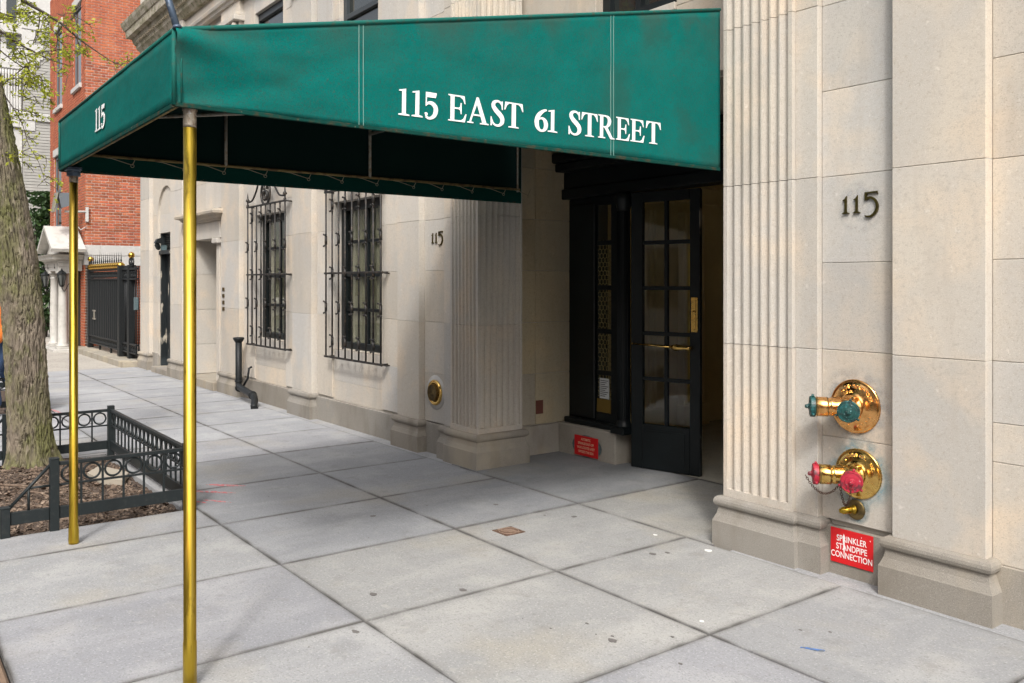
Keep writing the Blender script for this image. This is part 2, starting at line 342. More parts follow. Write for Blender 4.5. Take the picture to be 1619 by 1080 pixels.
def font_to(mb, s, size, o, u, v, bold=0., align='CENTER', depth=0., spacing=1.):
    me = font_mesh(s, size, bold, align, spacing); o = Vector(o); u = Vector(u); v = Vector(v); n = u.cross(v); i = len(mb.v)
    P = [o + u * p.co.x + v * p.co.y for p in me.vertices]
    if not depth:
        mb.v += [tuple(p) for p in P]
        for p in me.polygons: mb.f.append(tuple(i + k for k in p.vertices)); mb.sm.append(False)
    else:
        k0 = len(P); mb.v += [tuple(p) for p in P] + [tuple(p + n * depth) for p in P]; edges = {}
        for p in me.polygons:
            q = list(p.vertices); mb.f.append(tuple(i + k0 + k for k in q)); mb.sm.append(False)
            for a, b in zip(q, q[1:] + q[:1]): edges[(a, b)] = 1
        for a, b in edges:
            if (b, a) not in edges: mb.f.append((i + a, i + b, i + k0 + b, i + k0 + a)); mb.sm.append(False)
    bpy.data.meshes.remove(me)
def catmull(p, n=6):
    out = []
    for k in range(len(p) - 1):
        a, b, c, d = p[max(k - 1, 0)], p[k], p[k + 1], p[min(k + 2, len(p) - 1)]
        for j in range(n):
            t = j / n
            out.append(tuple(.5 * (2 * b[i] + (c[i] - a[i]) * t + (2 * a[i] - 5 * b[i] + 4 * c[i] - d[i]) * t * t + (3 * b[i] - a[i] - 3 * c[i] + d[i]) * t ** 3) for i in range(len(b))))
    out.append(tuple(p[-1])); return out
M['canvas_patch'] = mat('greyed_canvas', (.035, .125, .10), .85, layers=[(25, (.06, .10, .085), .45, .6, .7)])
M['rust_light'] = mat('worn_cast_iron', (.34, .24, .18), .6, .3, layers=[(90, (.2, .13, .09), .5, .65, .7)])
M['window_grey'] = mat('grey_window_frame', (.12, .135, .15), .5)
M['canvas_shade'] = mat('shaded_canvas_underside', (.0015, .034, .027), .9, layers=[(300, (.006, .05, .04), .5, .65, .5)], spec=.1)  # canvas green darkened so the shade on its inner face is in the colour
M['cornice'] = mat('mossy_cornice_stone', (.36, .325, .26), .9, layers=[(3, (.22, .20, .13), .42, .58, .9), (12, (.12, .115, .06), .52, .64, .85), (60, (.46, .42, .34), .55, .68, .6)], bump=[(60, .4, .006)])
M['iron_bar'] = mat('greyish_iron_bar', (.017, .019, .020), .5, spec=.35)
M['upper_frame'] = mat('dark_grey_window_paint', (.035, .042, .046), .45)

# ------------------------------------------------------------------ ground
XS = [-17.9, -16.9, -15.9, -14.95, -13.98, -13.0, -12.02, -11.04, -10.067, -9.086, -8.048, -6.978, -5.903, -4.855, -3.797, -2.681, -1.6, -.5, .6, 1.7, 2.8, 3.9, 5.0]
YK, YA, YB, YF = .50, 1.962, 3.18, 4.275
ROAD_Z = -.14
b = MB(); b.box(-90, 60, -7.6, .34, ROAD_Z - .2, ROAD_Z); struct(b.build('road', M['asphalt']))
b = MB(); b.box(-90, 60, -60, 60, -1.2, ROAD_Z - .21); struct(b.build('ground', M['asphalt']))
kb = MB()
for k in range(22): kb.box(-30 + k * 1.8, -30 + (k + 1) * 1.8 - .008, .345, YK - .006, ROAD_Z - .15, -.004, .012)
struct(kb.build('kerb', M['kerb']))
PIT = (-8.87, -6.44, .50, 1.87)
PIT2 = (-14.95, -12.52, .50, 1.87)
b = MB()
def bed(x0, x1, y0, y1): b.box(x0, x1, y0, y1, -.19, -.016)
bed(PIT[1], 6, YK, YA); bed(PIT2[1], PIT[0], YK, YA); bed(-18, PIT2[0], YK, YA); bed(-18, 6, YA, 8.6)
sidewalk = struct(b.build('sidewalk', M['joint'], origin=(0, 0, 0)))
def slab(x0, x1, y0, y1, col):
    """a concrete flag: chamfered top with an inner ring that carries the 'edge' attribute"""
    g = .006; x0 += g; x1 -= g; y0 += g; y1 -= g
    cx, cy = (x0 + x1) / 2, (y0 + y1) / 2; hx, hy = (x1 - x0) / 2, (y1 - y0) / 2
    rings = [(0, -.03, 1), (0, -.003, 1), (.003, 0, 1), (.009, 0, .6), (.022, 0, .22), (.06, 0, 0)]
    v = []; f = []; e = []
    for ins, z, ed in rings:
        ins = min(ins, hx * .9, hy * .9)
        for sx, sy in ((-1, -1), (1, -1), (1, 1), (-1, 1)): v.append((sx * (hx - ins), sy * (hy - ins), z)); e.append(ed)
    for k in range(len(rings) - 1):
        for q in range(4): f.append((4 * k + q, 4 * k + (q + 1) % 4, 4 * k + 4 + (q + 1) % 4, 4 * k + 4 + q))
    k = 4 * (len(rings) - 1); f.append((k, k + 1, k + 2, k + 3))
    me = bpy.data.meshes.new('paving_slab'); me.from_pydata(v, [], f); me.materials.append(M['concrete'])
    at = me.attributes.new('edge', 'FLOAT', 'POINT'); at.data.foreach_set('value', e)
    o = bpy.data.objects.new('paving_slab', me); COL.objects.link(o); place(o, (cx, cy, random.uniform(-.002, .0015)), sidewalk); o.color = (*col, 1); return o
for i in range(len(XS) - 1):
    x0, x1 = XS[i], XS[i + 1]
    rows = [(YK, YA), (YA, YB), (YB, YF)]
    for j, (y0, y1) in enumerate(rows):
        k = random.uniform(.94, 1.06); c = [k, k, k * random.uniform(.98, 1.03)]
        if -8.1 < (x0 + x1) / 2 < -4.86 and j > 0: c = [k * .86, k * .87, k * .89]  # darker patched concrete, with some of the awning's shadow put into the tint
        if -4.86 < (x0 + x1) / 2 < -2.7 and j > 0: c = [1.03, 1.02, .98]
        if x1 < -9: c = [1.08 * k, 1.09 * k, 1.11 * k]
        cut = [(x0, x1)]
        if j == 0:
            for P in (PIT, PIT2):
                new = []
                for a, d in cut:
                    if d <= P[0] or a >= P[1]: new.append((a, d)); continue
                    if a < P[0] - .03: new.append((a, P[0] - .09))
                    if d > P[1] + .03: new.append((P[1], d))
                cut = new
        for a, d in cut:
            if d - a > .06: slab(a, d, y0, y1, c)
# flags inside the entrance recess
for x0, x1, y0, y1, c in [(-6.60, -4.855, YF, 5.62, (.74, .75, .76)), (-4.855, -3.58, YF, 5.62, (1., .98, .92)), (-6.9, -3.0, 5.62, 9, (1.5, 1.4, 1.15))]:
    slab(x0, x1, y0, y1, c)
for x0, x1 in ((-17.9, -12.0), (-12.0, -6.45), (-3.45, 5.0)):
    b = MB(); b.box(x0 + .002, x1 - .002, YF - .001, 4.50, -.12, -.0035, .003); struct(b.build('pavement_edge', M['concrete']))
b = MB(); b.box(-90, -17.91, YK, 30, -.19, -.012); struct(b.build('old_sidewalk', M['aggregate']))
b = MB(); b.box(-90, 60, -40, -7.6, -.3, 0); struct(b.build('far_sidewalk', M['aggregate']))

def pit(P):
    x0, x1, y0, y1 = P
    b = MB(); nx, ny = 56, 34; i0 = len(b.v)
    for j in range(ny + 1):
        for i in range(nx + 1):
            x = x0 + (x1 - x0) * i / nx; y = y0 + (y1 - y0) * j / ny
            d = math.hypot(x - x0 - .2, y - 1.2)
            z = -.035 + .05 * noise.noise((x * 2.3, y * 2.3, 3)) + .025 * noise.noise((x * 8, y * 8, 1)) + .012 * noise.noise((x * 22, y * 22, 5)) + .08 * math.exp(-d * d * 3)
            b.v.append((x, y, z))
    for j in range(ny):
        for i in range(nx):
            k = i0 + j * (nx + 1) + i; b.f.append((k, k + 1, k + nx + 2, k + nx + 1)); b.sm.append(True)
    struct(b.build('tree_pit_soil', M['soil']))
    b = MB(); b.box(x0 - .085, x1, y1 + .004, YA - .006, -.16, .004, .006); b.box(x0 - .085, x0 - .002, YK + .004, y1, -.16, .003, .006)
    struct(b.build('tree_pit_edging', M['concrete']))
pit(PIT); pit(PIT2)
b = MB(); rr = random.Random(5)
for k in range(7500):
    x = rr.uniform(-8.8, -6.47); y = rr.uniform(.55, 1.84)
    z = -.035 + .05 * noise.noise((x * 2.3, y * 2.3, 3)) + .025 * noise.noise((x * 8, y * 8, 1)) + .012 * noise.noise((x * 22, y * 22, 5)) + .08 * math.exp(-3 * ((x + 8.67) ** 2 + (y - 1.2) ** 2))
    a = rr.uniform(0, 6.28); l = rr.uniform(.003, .011) if rr.random() < .8 else rr.uniform(.012, .026); w = l * rr.uniform(.25, .8); t = rr.uniform(-.6, .6)
    dx = Vector((math.cos(a), math.sin(a), t)) * l; dy = Vector((-math.sin(a), math.cos(a), rr.uniform(-.5, .5))) * w; c = Vector((x, y, z + .007))
    up = Vector((0, 0, .004)); b.quad(c - dx - dy, c + dx - dy * .7, c + dx * .8 + dy, c - dx + dy * .8)
    b.quad(c - dx - dy - up, c + dx - dy * .7 - up, c + dx - dy * .7, c - dx - dy)
struct(b.build('wood_chip_litter', M['chip']), 'stuff')
for k, (x, y, l, a, lb) in enumerate([(-7.6, 1.0, .42, .5, 'long bent twig on the soil just behind the near fence panel'), (-7.2, 1.25, .3, 2.4, 'short twig by the flat stone in the tree pit'), (-7.95, .85, .5, 1.2, 'forked twig lying at the foot of the leaning trunk'), (-7.0, 1.45, .22, .2, 'smallest twig, close to the inner pavement edge of the tree pit')]):
    b = MB(); p = [(x + math.cos(a) * l * t + .03 * math.sin(t * 7 + k), y + math.sin(a) * l * t, .03 + .02 * math.sin(t * 5 + k)) for t in (0, .25, .5, .75, 1)]
    b.tube(p, [.008, .009, .007, .006, .003], 6)
    q = p[2]; b.tube([q, (q[0] + .1 * math.cos(a + .8), q[1] + .1 * math.sin(a + .8), q[2] + .02)], [.005, .002], 5)
    o = b.build('fallen_twig', M['chip']); tag(o, lb, 'twig', 'twigs lying in the tree pit soil')
b = MB(); b.prism_z([(-8.35, 1.70), (-8.1, 1.55), (-7.75, 1.58), (-7.62, 1.72), (-7.9, 1.84)], -.02, .022)
tag(b.build('flat_stone', M['rust_stain']), 'flat pale stone lying at the inner corner of the tree pit', 'stone')

# ------------------------------------------------------------------ limestone apartment building
bld = thing('limestone_building', 'pale limestone apartment building with fluted piers, barred windows and a deep dark entrance', 'building', (-5, 6, 0))
FR = [.30, .772, 1.265, 1.761, 2.253, 2.745, 3.237, 3.73, 4.22, 4.71, 5.2, 5.69, 6.12]
PR = [.30, 1.265, 2.253, 3.237, 4.22, 5.2, 6.12]
core = MB()
def stone(x0, x1, yf, yb, z0, z1, ch=.0026, col=None):
    g = .0012
    b = MB(); b.box(x0 + g, x1 - g, yf, yb, z0 + g, z1 - g, ch); o = b.build('stone_block', M['stone'], bld, col or tint(.085, .03)); return o
def wall(x0, x1, yf, rows, yb=4.52, splits=()):
    for k in range(len(rows) - 1):
        xs = [x0] + [s for s in splits] + [x1]
        for a, d in zip(xs[:-1], xs[1:]): stone(a, d, yf, yb, rows[k], rows[k + 1])
    core.box(x0 + .002, x1 - .002, yf + .006, yb + .1, rows[0], rows[-1])
YP, YR = 4.36, 4.425     # pilaster face, recessed panel face
def base_plain(x0, x1, yf, ztop=.277, yb=4.6, parts=1):
    for k in range(parts):
        b = MB(); a = x0 + (x1 - x0) * k / parts; d = x0 + (x1 - x0) * (k + 1) / parts
        b.box(a + .0015, d - .0015, yf - .008, yb, -.06, ztop, .006); b.build('granite_base', M['granite'], bld, tint(.08, .02))
    core.box(x0, x1, yf + .03, yb, ztop - .05, ztop + .05)
BASEPROF = [(-.02, -.06), (.05, -.06), (.05, .150), (.046, .158), (.030, .196), (.022, .235), (.022, .240), (.03, .243), (.041, .252), (.046, .268), (.044, .284), (.036, .298), (.02, .306), (-.02, .306)]
BASEPROF = [(o, z) for o, z in BASEPROF]
def base_mould(path, dz=0.):
    b = MB(); b.sweep([(o, z) for o, z in BASEPROF], path); o = b.build('granite_plinth', M['granite'], bld, tint(.06, .02)); return o
def pilaster(x0, x1, rows=PR, yf=YP):
    wall(x0, x1, yf, rows); base_mould([(x0, 4.56), (x0, yf), (x1, yf), (x1, 4.56)])
# flat profile of a fluted face between a and d, nf flutes, along one axis
def flute_profile(a, d, nf, depth=.030, margin=.02, fillet=.010):
    w = (d - a - 2 * margin) / nf; out = [(a, 0)]
    for k in range(nf):
        s = a + margin + k * w + fillet / 2; e = a + margin + (k + 1) * w - fillet / 2
        for q in range(7):
            t = q / 6; ang = math.pi * t; out.append((s + (e - s) * (1 - math.cos(ang)) / 2, depth * math.sin(ang) ** .8))
    out.append((d, 0)); return out
ZFL = .352
def fluted(kind):
    if kind == 'left':
        x0, x1, xb = -6.72, -6.275, -6.885
        front = [(x, 4.35 + d) for x, d in flute_profile(x0, x1, 7)]
        side = [(x1 - d, y) for y, d in flute_profile(4.35, 4.845, 7)]
        poly = front + side[1:] + [(-6.58, 4.845), (-6.58, 4.52), (x0, 4.52)]
        plain = [(x0, 4.35), (x1, 4.35), (x1, 4.845), (-6.58, 4.845), (-6.58, 4.52), (x0, 4.52)]
        band = (xb, x0)
        base = [(xb, 4.56), (xb, 4.385), (x0, 4.385), (x0, 4.35), (x1, 4.35), (x1, 4.845), (-6.55, 4.845)]
    else:
        x0, x1, xb = -3.555, -3.053, -2.905
        front = [(x, 4.35 + d) for x, d in flute_profile(x0, x1, 7, margin=.022)]
        side = [(x0 + d, y) for y, d in flute_profile(4.35, 4.845, 7)][::-1]
        poly = front + [(x1, 4.52), (-3.41, 4.52), (-3.41, 4.845)] + side[:-1]
        plain = [(x0, 4.35), (x1, 4.35), (x1, 4.52), (-3.41, 4.52), (-3.41, 4.845), (x0, 4.845)]
        band = (x1, xb)
        base = [(-3.47, 4.845), (x0, 4.845), (x0, 4.35), (x1, 4.35), (x1, 4.385), (xb, 4.385), (xb, 4.56)]
    zs = [.30, ZFL] + PR[1:]
    for k in range(len(zs) - 1):
        b = MB(); z0 = zs[k] + (.0018 if k != 1 else -.0005); z1 = zs[k + 1] - .0018
        if k == 0: z1 = zs[1]
        b.prism_z(plain if k == 0 else poly, z0, z1)
        b.build('fluted_stone', M['stone'], bld, (1.02, 1, .98) if k < 2 else tint(.03, .015))
    wall(band[0], band[1], 4.385, PR)
    core.box(min(x0, band[0]) + .03, max(x1, band[1]) - .03, 4.40, 4.5, .3, 6.1)
    base_mould(base)
fluted('left'); fluted('right')
# right of the entrance
wall(-2.905, -2.445, YR, FR); base_plain(-2.905, -2.445, YR, .268)
pilaster(-2.445, -1.965)
RR = [.277, .772, .964] + FR[2:]
wall(-1.965, -.6, YR, RR, splits=(-1.28,)); base_plain(-1.965, -.6, YR, .277)
pilaster(-.6, -.1); wall(-.1, 2.2, YR, FR, splits=(.7, 1.45)); base_plain(-.1, 2.2, YR, parts=2); pilaster(2.2, 2.7); wall(2.7, 5, YR, FR, splits=(3.8,)); base_plain(2.7, 5, YR, parts=2)
# left of the entrance
wall(-7.30, -6.885, YR, FR); base_plain(-7.30, -6.885, YR, .29)
pilaster(-7.728, -7.30)
def window_bay(x0, x1, xo0, xo1, up0, up1):
    """panel strip | window opening in a shallow panel | panel strip"""
    zo0, zo1 = .865, 2.585
    for a, d in ((x0, xo0 - .02), (xo1 + .012, x1)): wall(a, d, YR, FR)
    # apron below the sill, blocks above the lintel
    wall(xo0 - .02, xo1 + .012, YR + .018, [.277, .50, zo0 - .004])
    wall(xo0 - .02, xo1 + .012, YR + .006, [zo1, 3.237, 3.73, 4.05], splits=((xo0 + xo1) / 2,))
    wall(xo0 - .02, up0, YR + .006, [4.05, 4.71, 5.42]); wall(up1, xo1 + .012, YR + .006, [4.05, 4.71, 5.42])
    wall(xo0 - .02, xo1 + .012, YR + .006, [5.42, 5.69, 6.12])
    for a, d in ((xo0 - .02, xo0), (xo1, xo1 + .012)):
        stone(a, d, YR + .012, 4.75, zo0, zo1, .001)
    # reveals
    for xa, xb in ((xo0 - .12, xo0 - .021), (xo1 + .013, xo1 + .1)): b = MB(); b.box(xa, xb, 4.53, 4.75, zo0, zo1); b.build('window_reveal', M['stone'], bld)
    b = MB(); b.box(xo0 - .01, xo1 + .005, YR + .022, 4.75, zo0 - .003, zo0 + .012, .003); b.build('window_sill', M['stone'], bld, (.9, .88, .86))
    base_plain(x0, x1, YR - .01, .275, parts=1)
    # sash window
    yw = 4.53
    f = MB(); f.box(xo0, xo0 + .085, yw, yw + .09, zo0 + .012, zo1, .006); f.box(xo1 - .05, xo1, yw, yw + .09, zo0 + .012, zo1, .006)
    f.box(xo0 + .085, xo1 - .05, yw, yw + .09, zo0 + .012, zo0 + .09, .006); f.box(xo0 + .085, xo1 - .05, yw, yw + .09, zo1 - .10, zo1, .006)
    fr = f.build('window', M['door'], bld)
    s = MB(); s.box(xo0 + .085, xo1 - .05, yw + .02, yw + .07, 1.715, 1.775, .005); s.build('meeting_rail', M['door'], fr)
    for z in (1.335, 2.12):
        s = MB(); s.box(xo0 + .085, xo1 - .05, yw + .028, yw + .062, z - .018, z + .018, .004); s.build('glazing_bar', M['door'], fr)
    xm = (xo0 + .085 + xo1 - .05) / 2
    s = MB(); s.box(xm - .016, xm + .016, yw + .03, yw + .06, zo0 + .09, 1.713); s.box(xm - .016, xm + .016, yw + .03, yw + .06, 1.777, zo1 - .1); s.build('glazing_bar', M['door'], fr)
    zz = [zo0 + .09, 1.335, 1.745, 2.12, zo1 - .1]
    for q in range(4):
        for a, d in ((xo0 + .085, xm), (xm, xo1 - .05)):
            s = MB(); s.box(a + .002, d - .002, yw + .043, yw + .047, zz[q] + .002, zz[q + 1] - .002); s.build('pane', M['glass_clear'], fr)
    # net curtain folds and a dark room behind
    s = MB(); n = 40; i0 = 0
    for k in range(n + 1):
        t = k / n; x = xo0 + .1 + (xo1 - xo0 - .16) * t; y = yw + .085 + .018 * math.sin(t * 60) + .012 * math.sin(t * 23)
        if .30 < t < .60: y += .5
        s.v += [(x, y, zo0), (x, y, zo1)]
    for k in range(n): s.f.append((2 * k, 2 * k + 2, 2 * k + 3, 2 * k + 1)); s.sm.append(True)
    s.build('curtain', M['curtain'], fr)
    s = MB(); s.box(xo0 - .1, xo1 + .1, 5.3, 5.32, .6, 2.7); s.box(xo0 - .12, xo0 - .1, 4.76, 5.3, .6, 2.7); s.box(xo1 + .1, xo1 + .12, 4.76, 5.3, .6, 2.7); s.box(xo0 - .1, xo1 + .1, 4.76, 5.3, 2.7, 2.72); s.box(xo0 - .1, xo1 + .1, 4.76, 5.3, .58, .6); s.build('room_behind', M['dark_void'], fr)
    # upper storey window
    f = MB(); f.box(up0, up0 + .07, yw - .05, yw + .05, 4.05, 5.42, .005); f.box(up1 - .05, up1, yw - .05, yw + .05, 4.05, 5.42, .005); f.box(up0 + .07, up1 - .05, yw - .05, yw + .05, 5.32, 5.42, .005); f.box(up0 + .07, up1 - .05, yw - .05, yw + .05, 4.05, 4.13, .005); f.box(up0 + .07, up1 - .05, yw - .045, yw + .045, 4.68, 4.74, .005)
    fr = f.build('window', M['upper_frame'], bld)
    for z0, z1 in ((4.13, 4.68), (4.74, 5.32)):
        s = MB(); s.box(up0 + .07, up1 - .05, yw - .004, yw + .002, z0, z1); s.build('pane', M['glass'], fr)
gc = M['glass_clear'] = bpy.data.materials.new('clear_window_glass'); gc.use_nodes = True
t_ = gc.node_tree; t_.nodes.remove(t_.nodes['Principled BSDF'])
a_ = t_.nodes.new('ShaderNodeBsdfTransparent'); a_.inputs[0].default_value = (.93, .95, .92, 1); g_ = t_.nodes.new('ShaderNodeBsdfGlossy'); g_.inputs['Roughness'].default_value = .02
lw_ = t_.nodes.new('ShaderNodeLayerWeight'); lw_.inputs[0].default_value = .5; fp_ = t_.nodes.new('ShaderNodeMath'); fp_.operation = 'POWER'; fp_.inputs[1].default_value = 3.2
fz = t_.nodes.new('ShaderNodeMapRange'); fz.inputs[3].default_value = .045; fz.inputs[4].default_value = .95; mx_ = t_.nodes.new('ShaderNodeMixShader')
t_.links.new(lw_.outputs['Facing'], fp_.inputs[0]); t_.links.new(fp_.outputs[0], fz.inputs[0])
t_.links.new(fz.outputs[0], mx_.inputs[0]); t_.links.new(a_.outputs[0], mx_.inputs[1]); t_.links.new(g_.outputs[0], mx_.inputs[2]); t_.links.new(mx_.outputs[0], t_.nodes['Material Output'].inputs[0])
window_bay(-9.80, -7.728, -9.36, -8.185, -9.2, -8.27)
pilaster(-10.407, -9.82)
window_bay(-12.33, -10.407, -11.86, -10.785, -11.94, -10.88)
pilaster(-13.11, -12.33)
# side doorway with a hood
wall(-15.09, -14.78, YR, FR); wall(-13.28, -13.11, YR, FR)
wall(-14.78, -13.28, YR, [2.80, 3.237, 3.73, 4.22, 4.71, 5.2, 5.69, 6.12], splits=(-14.03,))
for x in (-15.09, -13.28): base_plain(x, x + (.31 if x < -14 else .17), YR - .006, .33)
b = MB()
for xa, xb, y in ((-14.78, -14.66, 4.39), (-13.42, -13.28, 4.39)): b.box(xa, xb, y, 5.0, .13, 2.33, .006)
b.build('door_surround', M['stone'], bld, (1.02, 1, .98))
for z0, z1 in zip((.13, .62, 1.2, 1.78), (.62, 1.2, 1.78, 2.33)):
    for xa in (-14.66, -13.45): b = MB(); b.box(xa, xa + .03, 4.45, 5.1, z0 + .002, z1 - .002, .002); b.build('reveal_stone', M['stone'], bld, tint(.04, .02))
b = MB(); b.box(-14.84, -14.60, 4.33, 4.5, 2.25, 2.33, .01); b.box(-13.47, -13.22, 4.33, 4.5, 2.25, 2.33, .01); b.build('pilaster_capital', M['stone'], bld)
b = MB(); b.box(-14.85, -13.2, 4.37, 5.1, 2.333, 2.60, .006); b.build('door_lintel', M['stone'], bld)
b = MB(); b.sweep([(-.05, 2.60), (.03, 2.60), (.04, 2.635), (.075, 2.65), (.10, 2.69), (.16, 2.70), (.165, 2.735), (.15, 2.765), (-.05, 2.79)], [(-14.85, 4.5), (-14.85, 4.37), (-13.2, 4.37), (-13.2, 4.5)])
b.build('door_hood', M['stone'], bld, (.82, .78, .72))
b = MB(); b.box(-14.60, -13.5, 5.02, 5.07, .13, 2.33, .004); b.build('door', M['old_door'], bld)
b = MB(); b.box(-14.78, -13.22, 4.28, 5.1, -.05, .125, .01); b.build('door_step', M['granite'], bld, (1.25, 1.22, 1.15))
pilaster(-15.80, -15.09)
# arched niche with the dark service door
cx, ra, zs_ = -16.33, .51, 2.90
wall(-17.19, cx - ra, YR, [.30, .772, 1.265, 1.761, 2.253, 2.90]); wall(cx + ra, -15.80, YR, [.30, .772, 1.265, 1.761, 2.253, 2.90])
b = MB(); b.prism_y([(-17.19, 2.902), (cx - ra, 2.902)] + [(cx - ra * math.cos(math.pi * k / 18), zs_ + ra * math.sin(math.pi * k / 18)) for k in range(1, 18)] + [(cx + ra, 2.902), (-15.80, 2.902), (-15.80, 3.728), (-17.19, 3.728)], YR, 4.52)
b.build('arched_stone', M['stone'], bld, (1, .99, .97))
wall(-17.19, -15.80, YR, [3.73, 4.22, 4.71, 5.2, 5.69, 6.12], splits=(-16.4,))
stone(cx - ra, cx + ra, 4.462, 4.6, 2.56, 2.90); b = MB(); b.box(cx - ra - .01, cx + ra + .01, 4.464, 4.6, 2.901, 3.43); b.build('arch_infill', M['stone'], bld, (1.03, 1.02, 1))
base_plain(-17.19, cx - ra, YR - .004, .33); base_plain(cx + ra, -15.80, YR - .004, .33)
b = MB(); b.box(cx - ra, cx - ra + .05, 4.47, 4.62, .1, 2.555); b.box(cx + ra - .05, cx + ra, 4.47, 4.62, .1, 2.555); b.box(cx - ra, cx + ra, 4.44, 4.62, 2.17, 2.235)
dr = b.build('door', M['old_door'], bld, label='dark service door with scratched peeling paint and a louvred transom')
b = MB(); b.box(cx - .455, cx + .455, 4.56, 4.60, .11, 2.168, .004); b.build('door_leaf', M['old_door'], dr)
for k in range(9): b = MB(); b.box(cx - .45, cx + .45, 4.53, 4.58, 2.245 + k * .034, 2.262 + k * .034); b.build('louvre', M['door'], dr)
b = MB(); b.box(cx - .46, cx + .46, 4.585, 4.62, 2.236, 2.555); b.build('louvre_back', M['dark_void'], dr)
b = MB(); b.sphere((cx + .33, 4.52, 1.02), .035); b.box(cx + .30, cx + .36, 4.545, 4.559, .95, 1.12); b.build('door_knob', M['brass'], dr)
b = MB(); b.box(cx - ra + .0, cx + ra, 4.30, 4.62, -.05, .098, .01); b.build('door_step', M['granite'], bld)
pilaster(-17.84, -17.19)
b = MB(); b.box(-17.835, -17.80, 4.37, 9, 0, 6.1); b.build('end_wall', M['stone'], bld)
# string course and cornice
def course(prof, x0, x1, y, name='string_course', m='stone', col=None):
    b = MB(); b.sweep(prof, [(x0, y + .3), (x0, y), (x1, y), (x1, y + .3)]); b.build(name, M[m], bld, col)
course([(-.05, 5.74), (.03, 5.74), (.045, 5.78), (.07, 5.79), (.085, 5.83), (.06, 5.86), (-.05, 5.87)], -15.8, -9.4, 4.36)
course([(-.3, 6.12), (.0, 6.12), (.025, 6.16), (.06, 6.2), (.07, 6.26), (.085, 6.27), (.115, 6.33), (.13, 6.40), (.215, 6.41), (.225, 6.54), (.245, 6.55), (.285, 6.64), (.30, 6.70), (-.3, 6.72)], -17.84, 6, 4.36, 'cornice', 'cornice', None)
b = MB(); b.box(-17.84, 6, 4.36, 5.2, 6.745, 9.5); b.build('attic_wall', M['stone'], bld)
for k in range(60): b = MB(); b.box(-17.7 + k * .13, -17.63 + k * .13, 4.245, 4.29, 6.28, 6.32); b.build('dentil', M['stone'], bld, (.7, .66, .56))
for x0, x1 in ((-13.11, -12.33), (-10.407, -9.82), (-7.728, -7.30)):
    b = MB(); b.box(x0 - .05, x1 + .05, 4.27, 4.5, 5.42, 5.5, .012); b.box(x0 - .02, x1 + .02, 4.31, 4.5, 5.5, 5.55, .01)
    for k in range(5):
        x = x0 + (k + .5) * (x1 - x0) / 5; b.sphere((x, 4.325, 5.37), .05, 8); b.sphere((x, 4.34, 5.28), .04, 8, 1.6)
    b.build('pilaster_capital', M['stone'], bld)
# ---- entrance recess
XL, XRJ = -6.49, -3.53
for k, (z0, z1) in enumerate(zip([.283, .772, 1.265, 1.761, 2.253, 2.745], [.772, 1.265, 1.761, 2.253, 2.745, 3.0])):
    ys = [4.845, 5.17, 5.63]
    for a, d in zip(ys[:-1], ys[1:]):
        for sx, xa, xb in ((0, XL - .12, XL), (1, XRJ, XRJ + .12)):
            b = MB(); b.box(xa, xb, a + .002, d - .002, z0 + .002, z1 - .002, .004); c = tint(.08, .03); c = (c[0] * .94, c[1] * .88, c[2] * .70); b.build('stone_block', M['stone'], bld, c if not (k == 0 and a < 4.9) else (.78, .76, .70))  # yellow tint paints the entrance's warm light into the jamb stones
core.box(XL - .13, XL - .01, 4.8, 5.6, .2, 3.0); core.box(XRJ + .01, XRJ + .13, 4.8, 5.6, .2, 3.0)
for xa, xb in ((XL - .12, XL + .022), (XRJ - .022, XRJ + .12)):
    b = MB(); b.box(xa, xb, 4.893, 5.452, -.05, .28, .006); b.build('granite_base', M['granite'], bld, (1.25, 1.27, 1.3))
for xa, xb in ((-6.66, -5.68), (-4.12, -3.40)):
    b = MB(); b.box(xa, xb, 5.445, 5.75, -.05, .285, .008); b.build('granite_base', M['granite'], bld, (1.3, 1.32, 1.33))
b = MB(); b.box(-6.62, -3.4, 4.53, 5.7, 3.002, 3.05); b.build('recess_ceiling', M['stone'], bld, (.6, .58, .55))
# wall and window above the entrance, set back
for x0, x1, z0, z1 in ((-6.44, -5.34, 3.06, 3.73), (-5.34, -4.45, 3.06, 3.70), (-4.45, -3.40, 3.06, 3.73), (-6.44, -5.34, 3.73, 4.7), (-4.45, -3.4, 3.73, 4.7), (-6.44, -3.4, 4.7, 5.4), (-6.44, -3.4, 5.4, 6.12)):
    stone(x0, x1, 4.9, 5.1, z0, z1, col=(.9, .87, .83))
b = MB(); b.box(-5.34, -4.45, 4.88, 5.1, 3.702, 3.76, .004); b.build('window_sill', M['stone'], bld)
f = MB(); f.box(-5.34, -5.25, 4.98, 5.06, 3.765, 4.698); f.box(-4.53, -4.45, 4.98, 5.06, 3.765, 4.698); f.box(-5.25, -4.53, 4.98, 5.06, 3.765, 3.85); f.box(-5.25, -4.53, 4.98, 5.06, 4.62, 4.698); f.box(-4.96, -4.9, 4.98, 5.06, 3.85, 4.62)
fr = f.build('window', M['door'], bld)
b = MB(); b.box(-5.25, -4.53, 5.03, 5.035, 3.85, 4.62); b.build('pane', M['glass'], fr)
core.build('mortar_core', M['mortar'], bld)

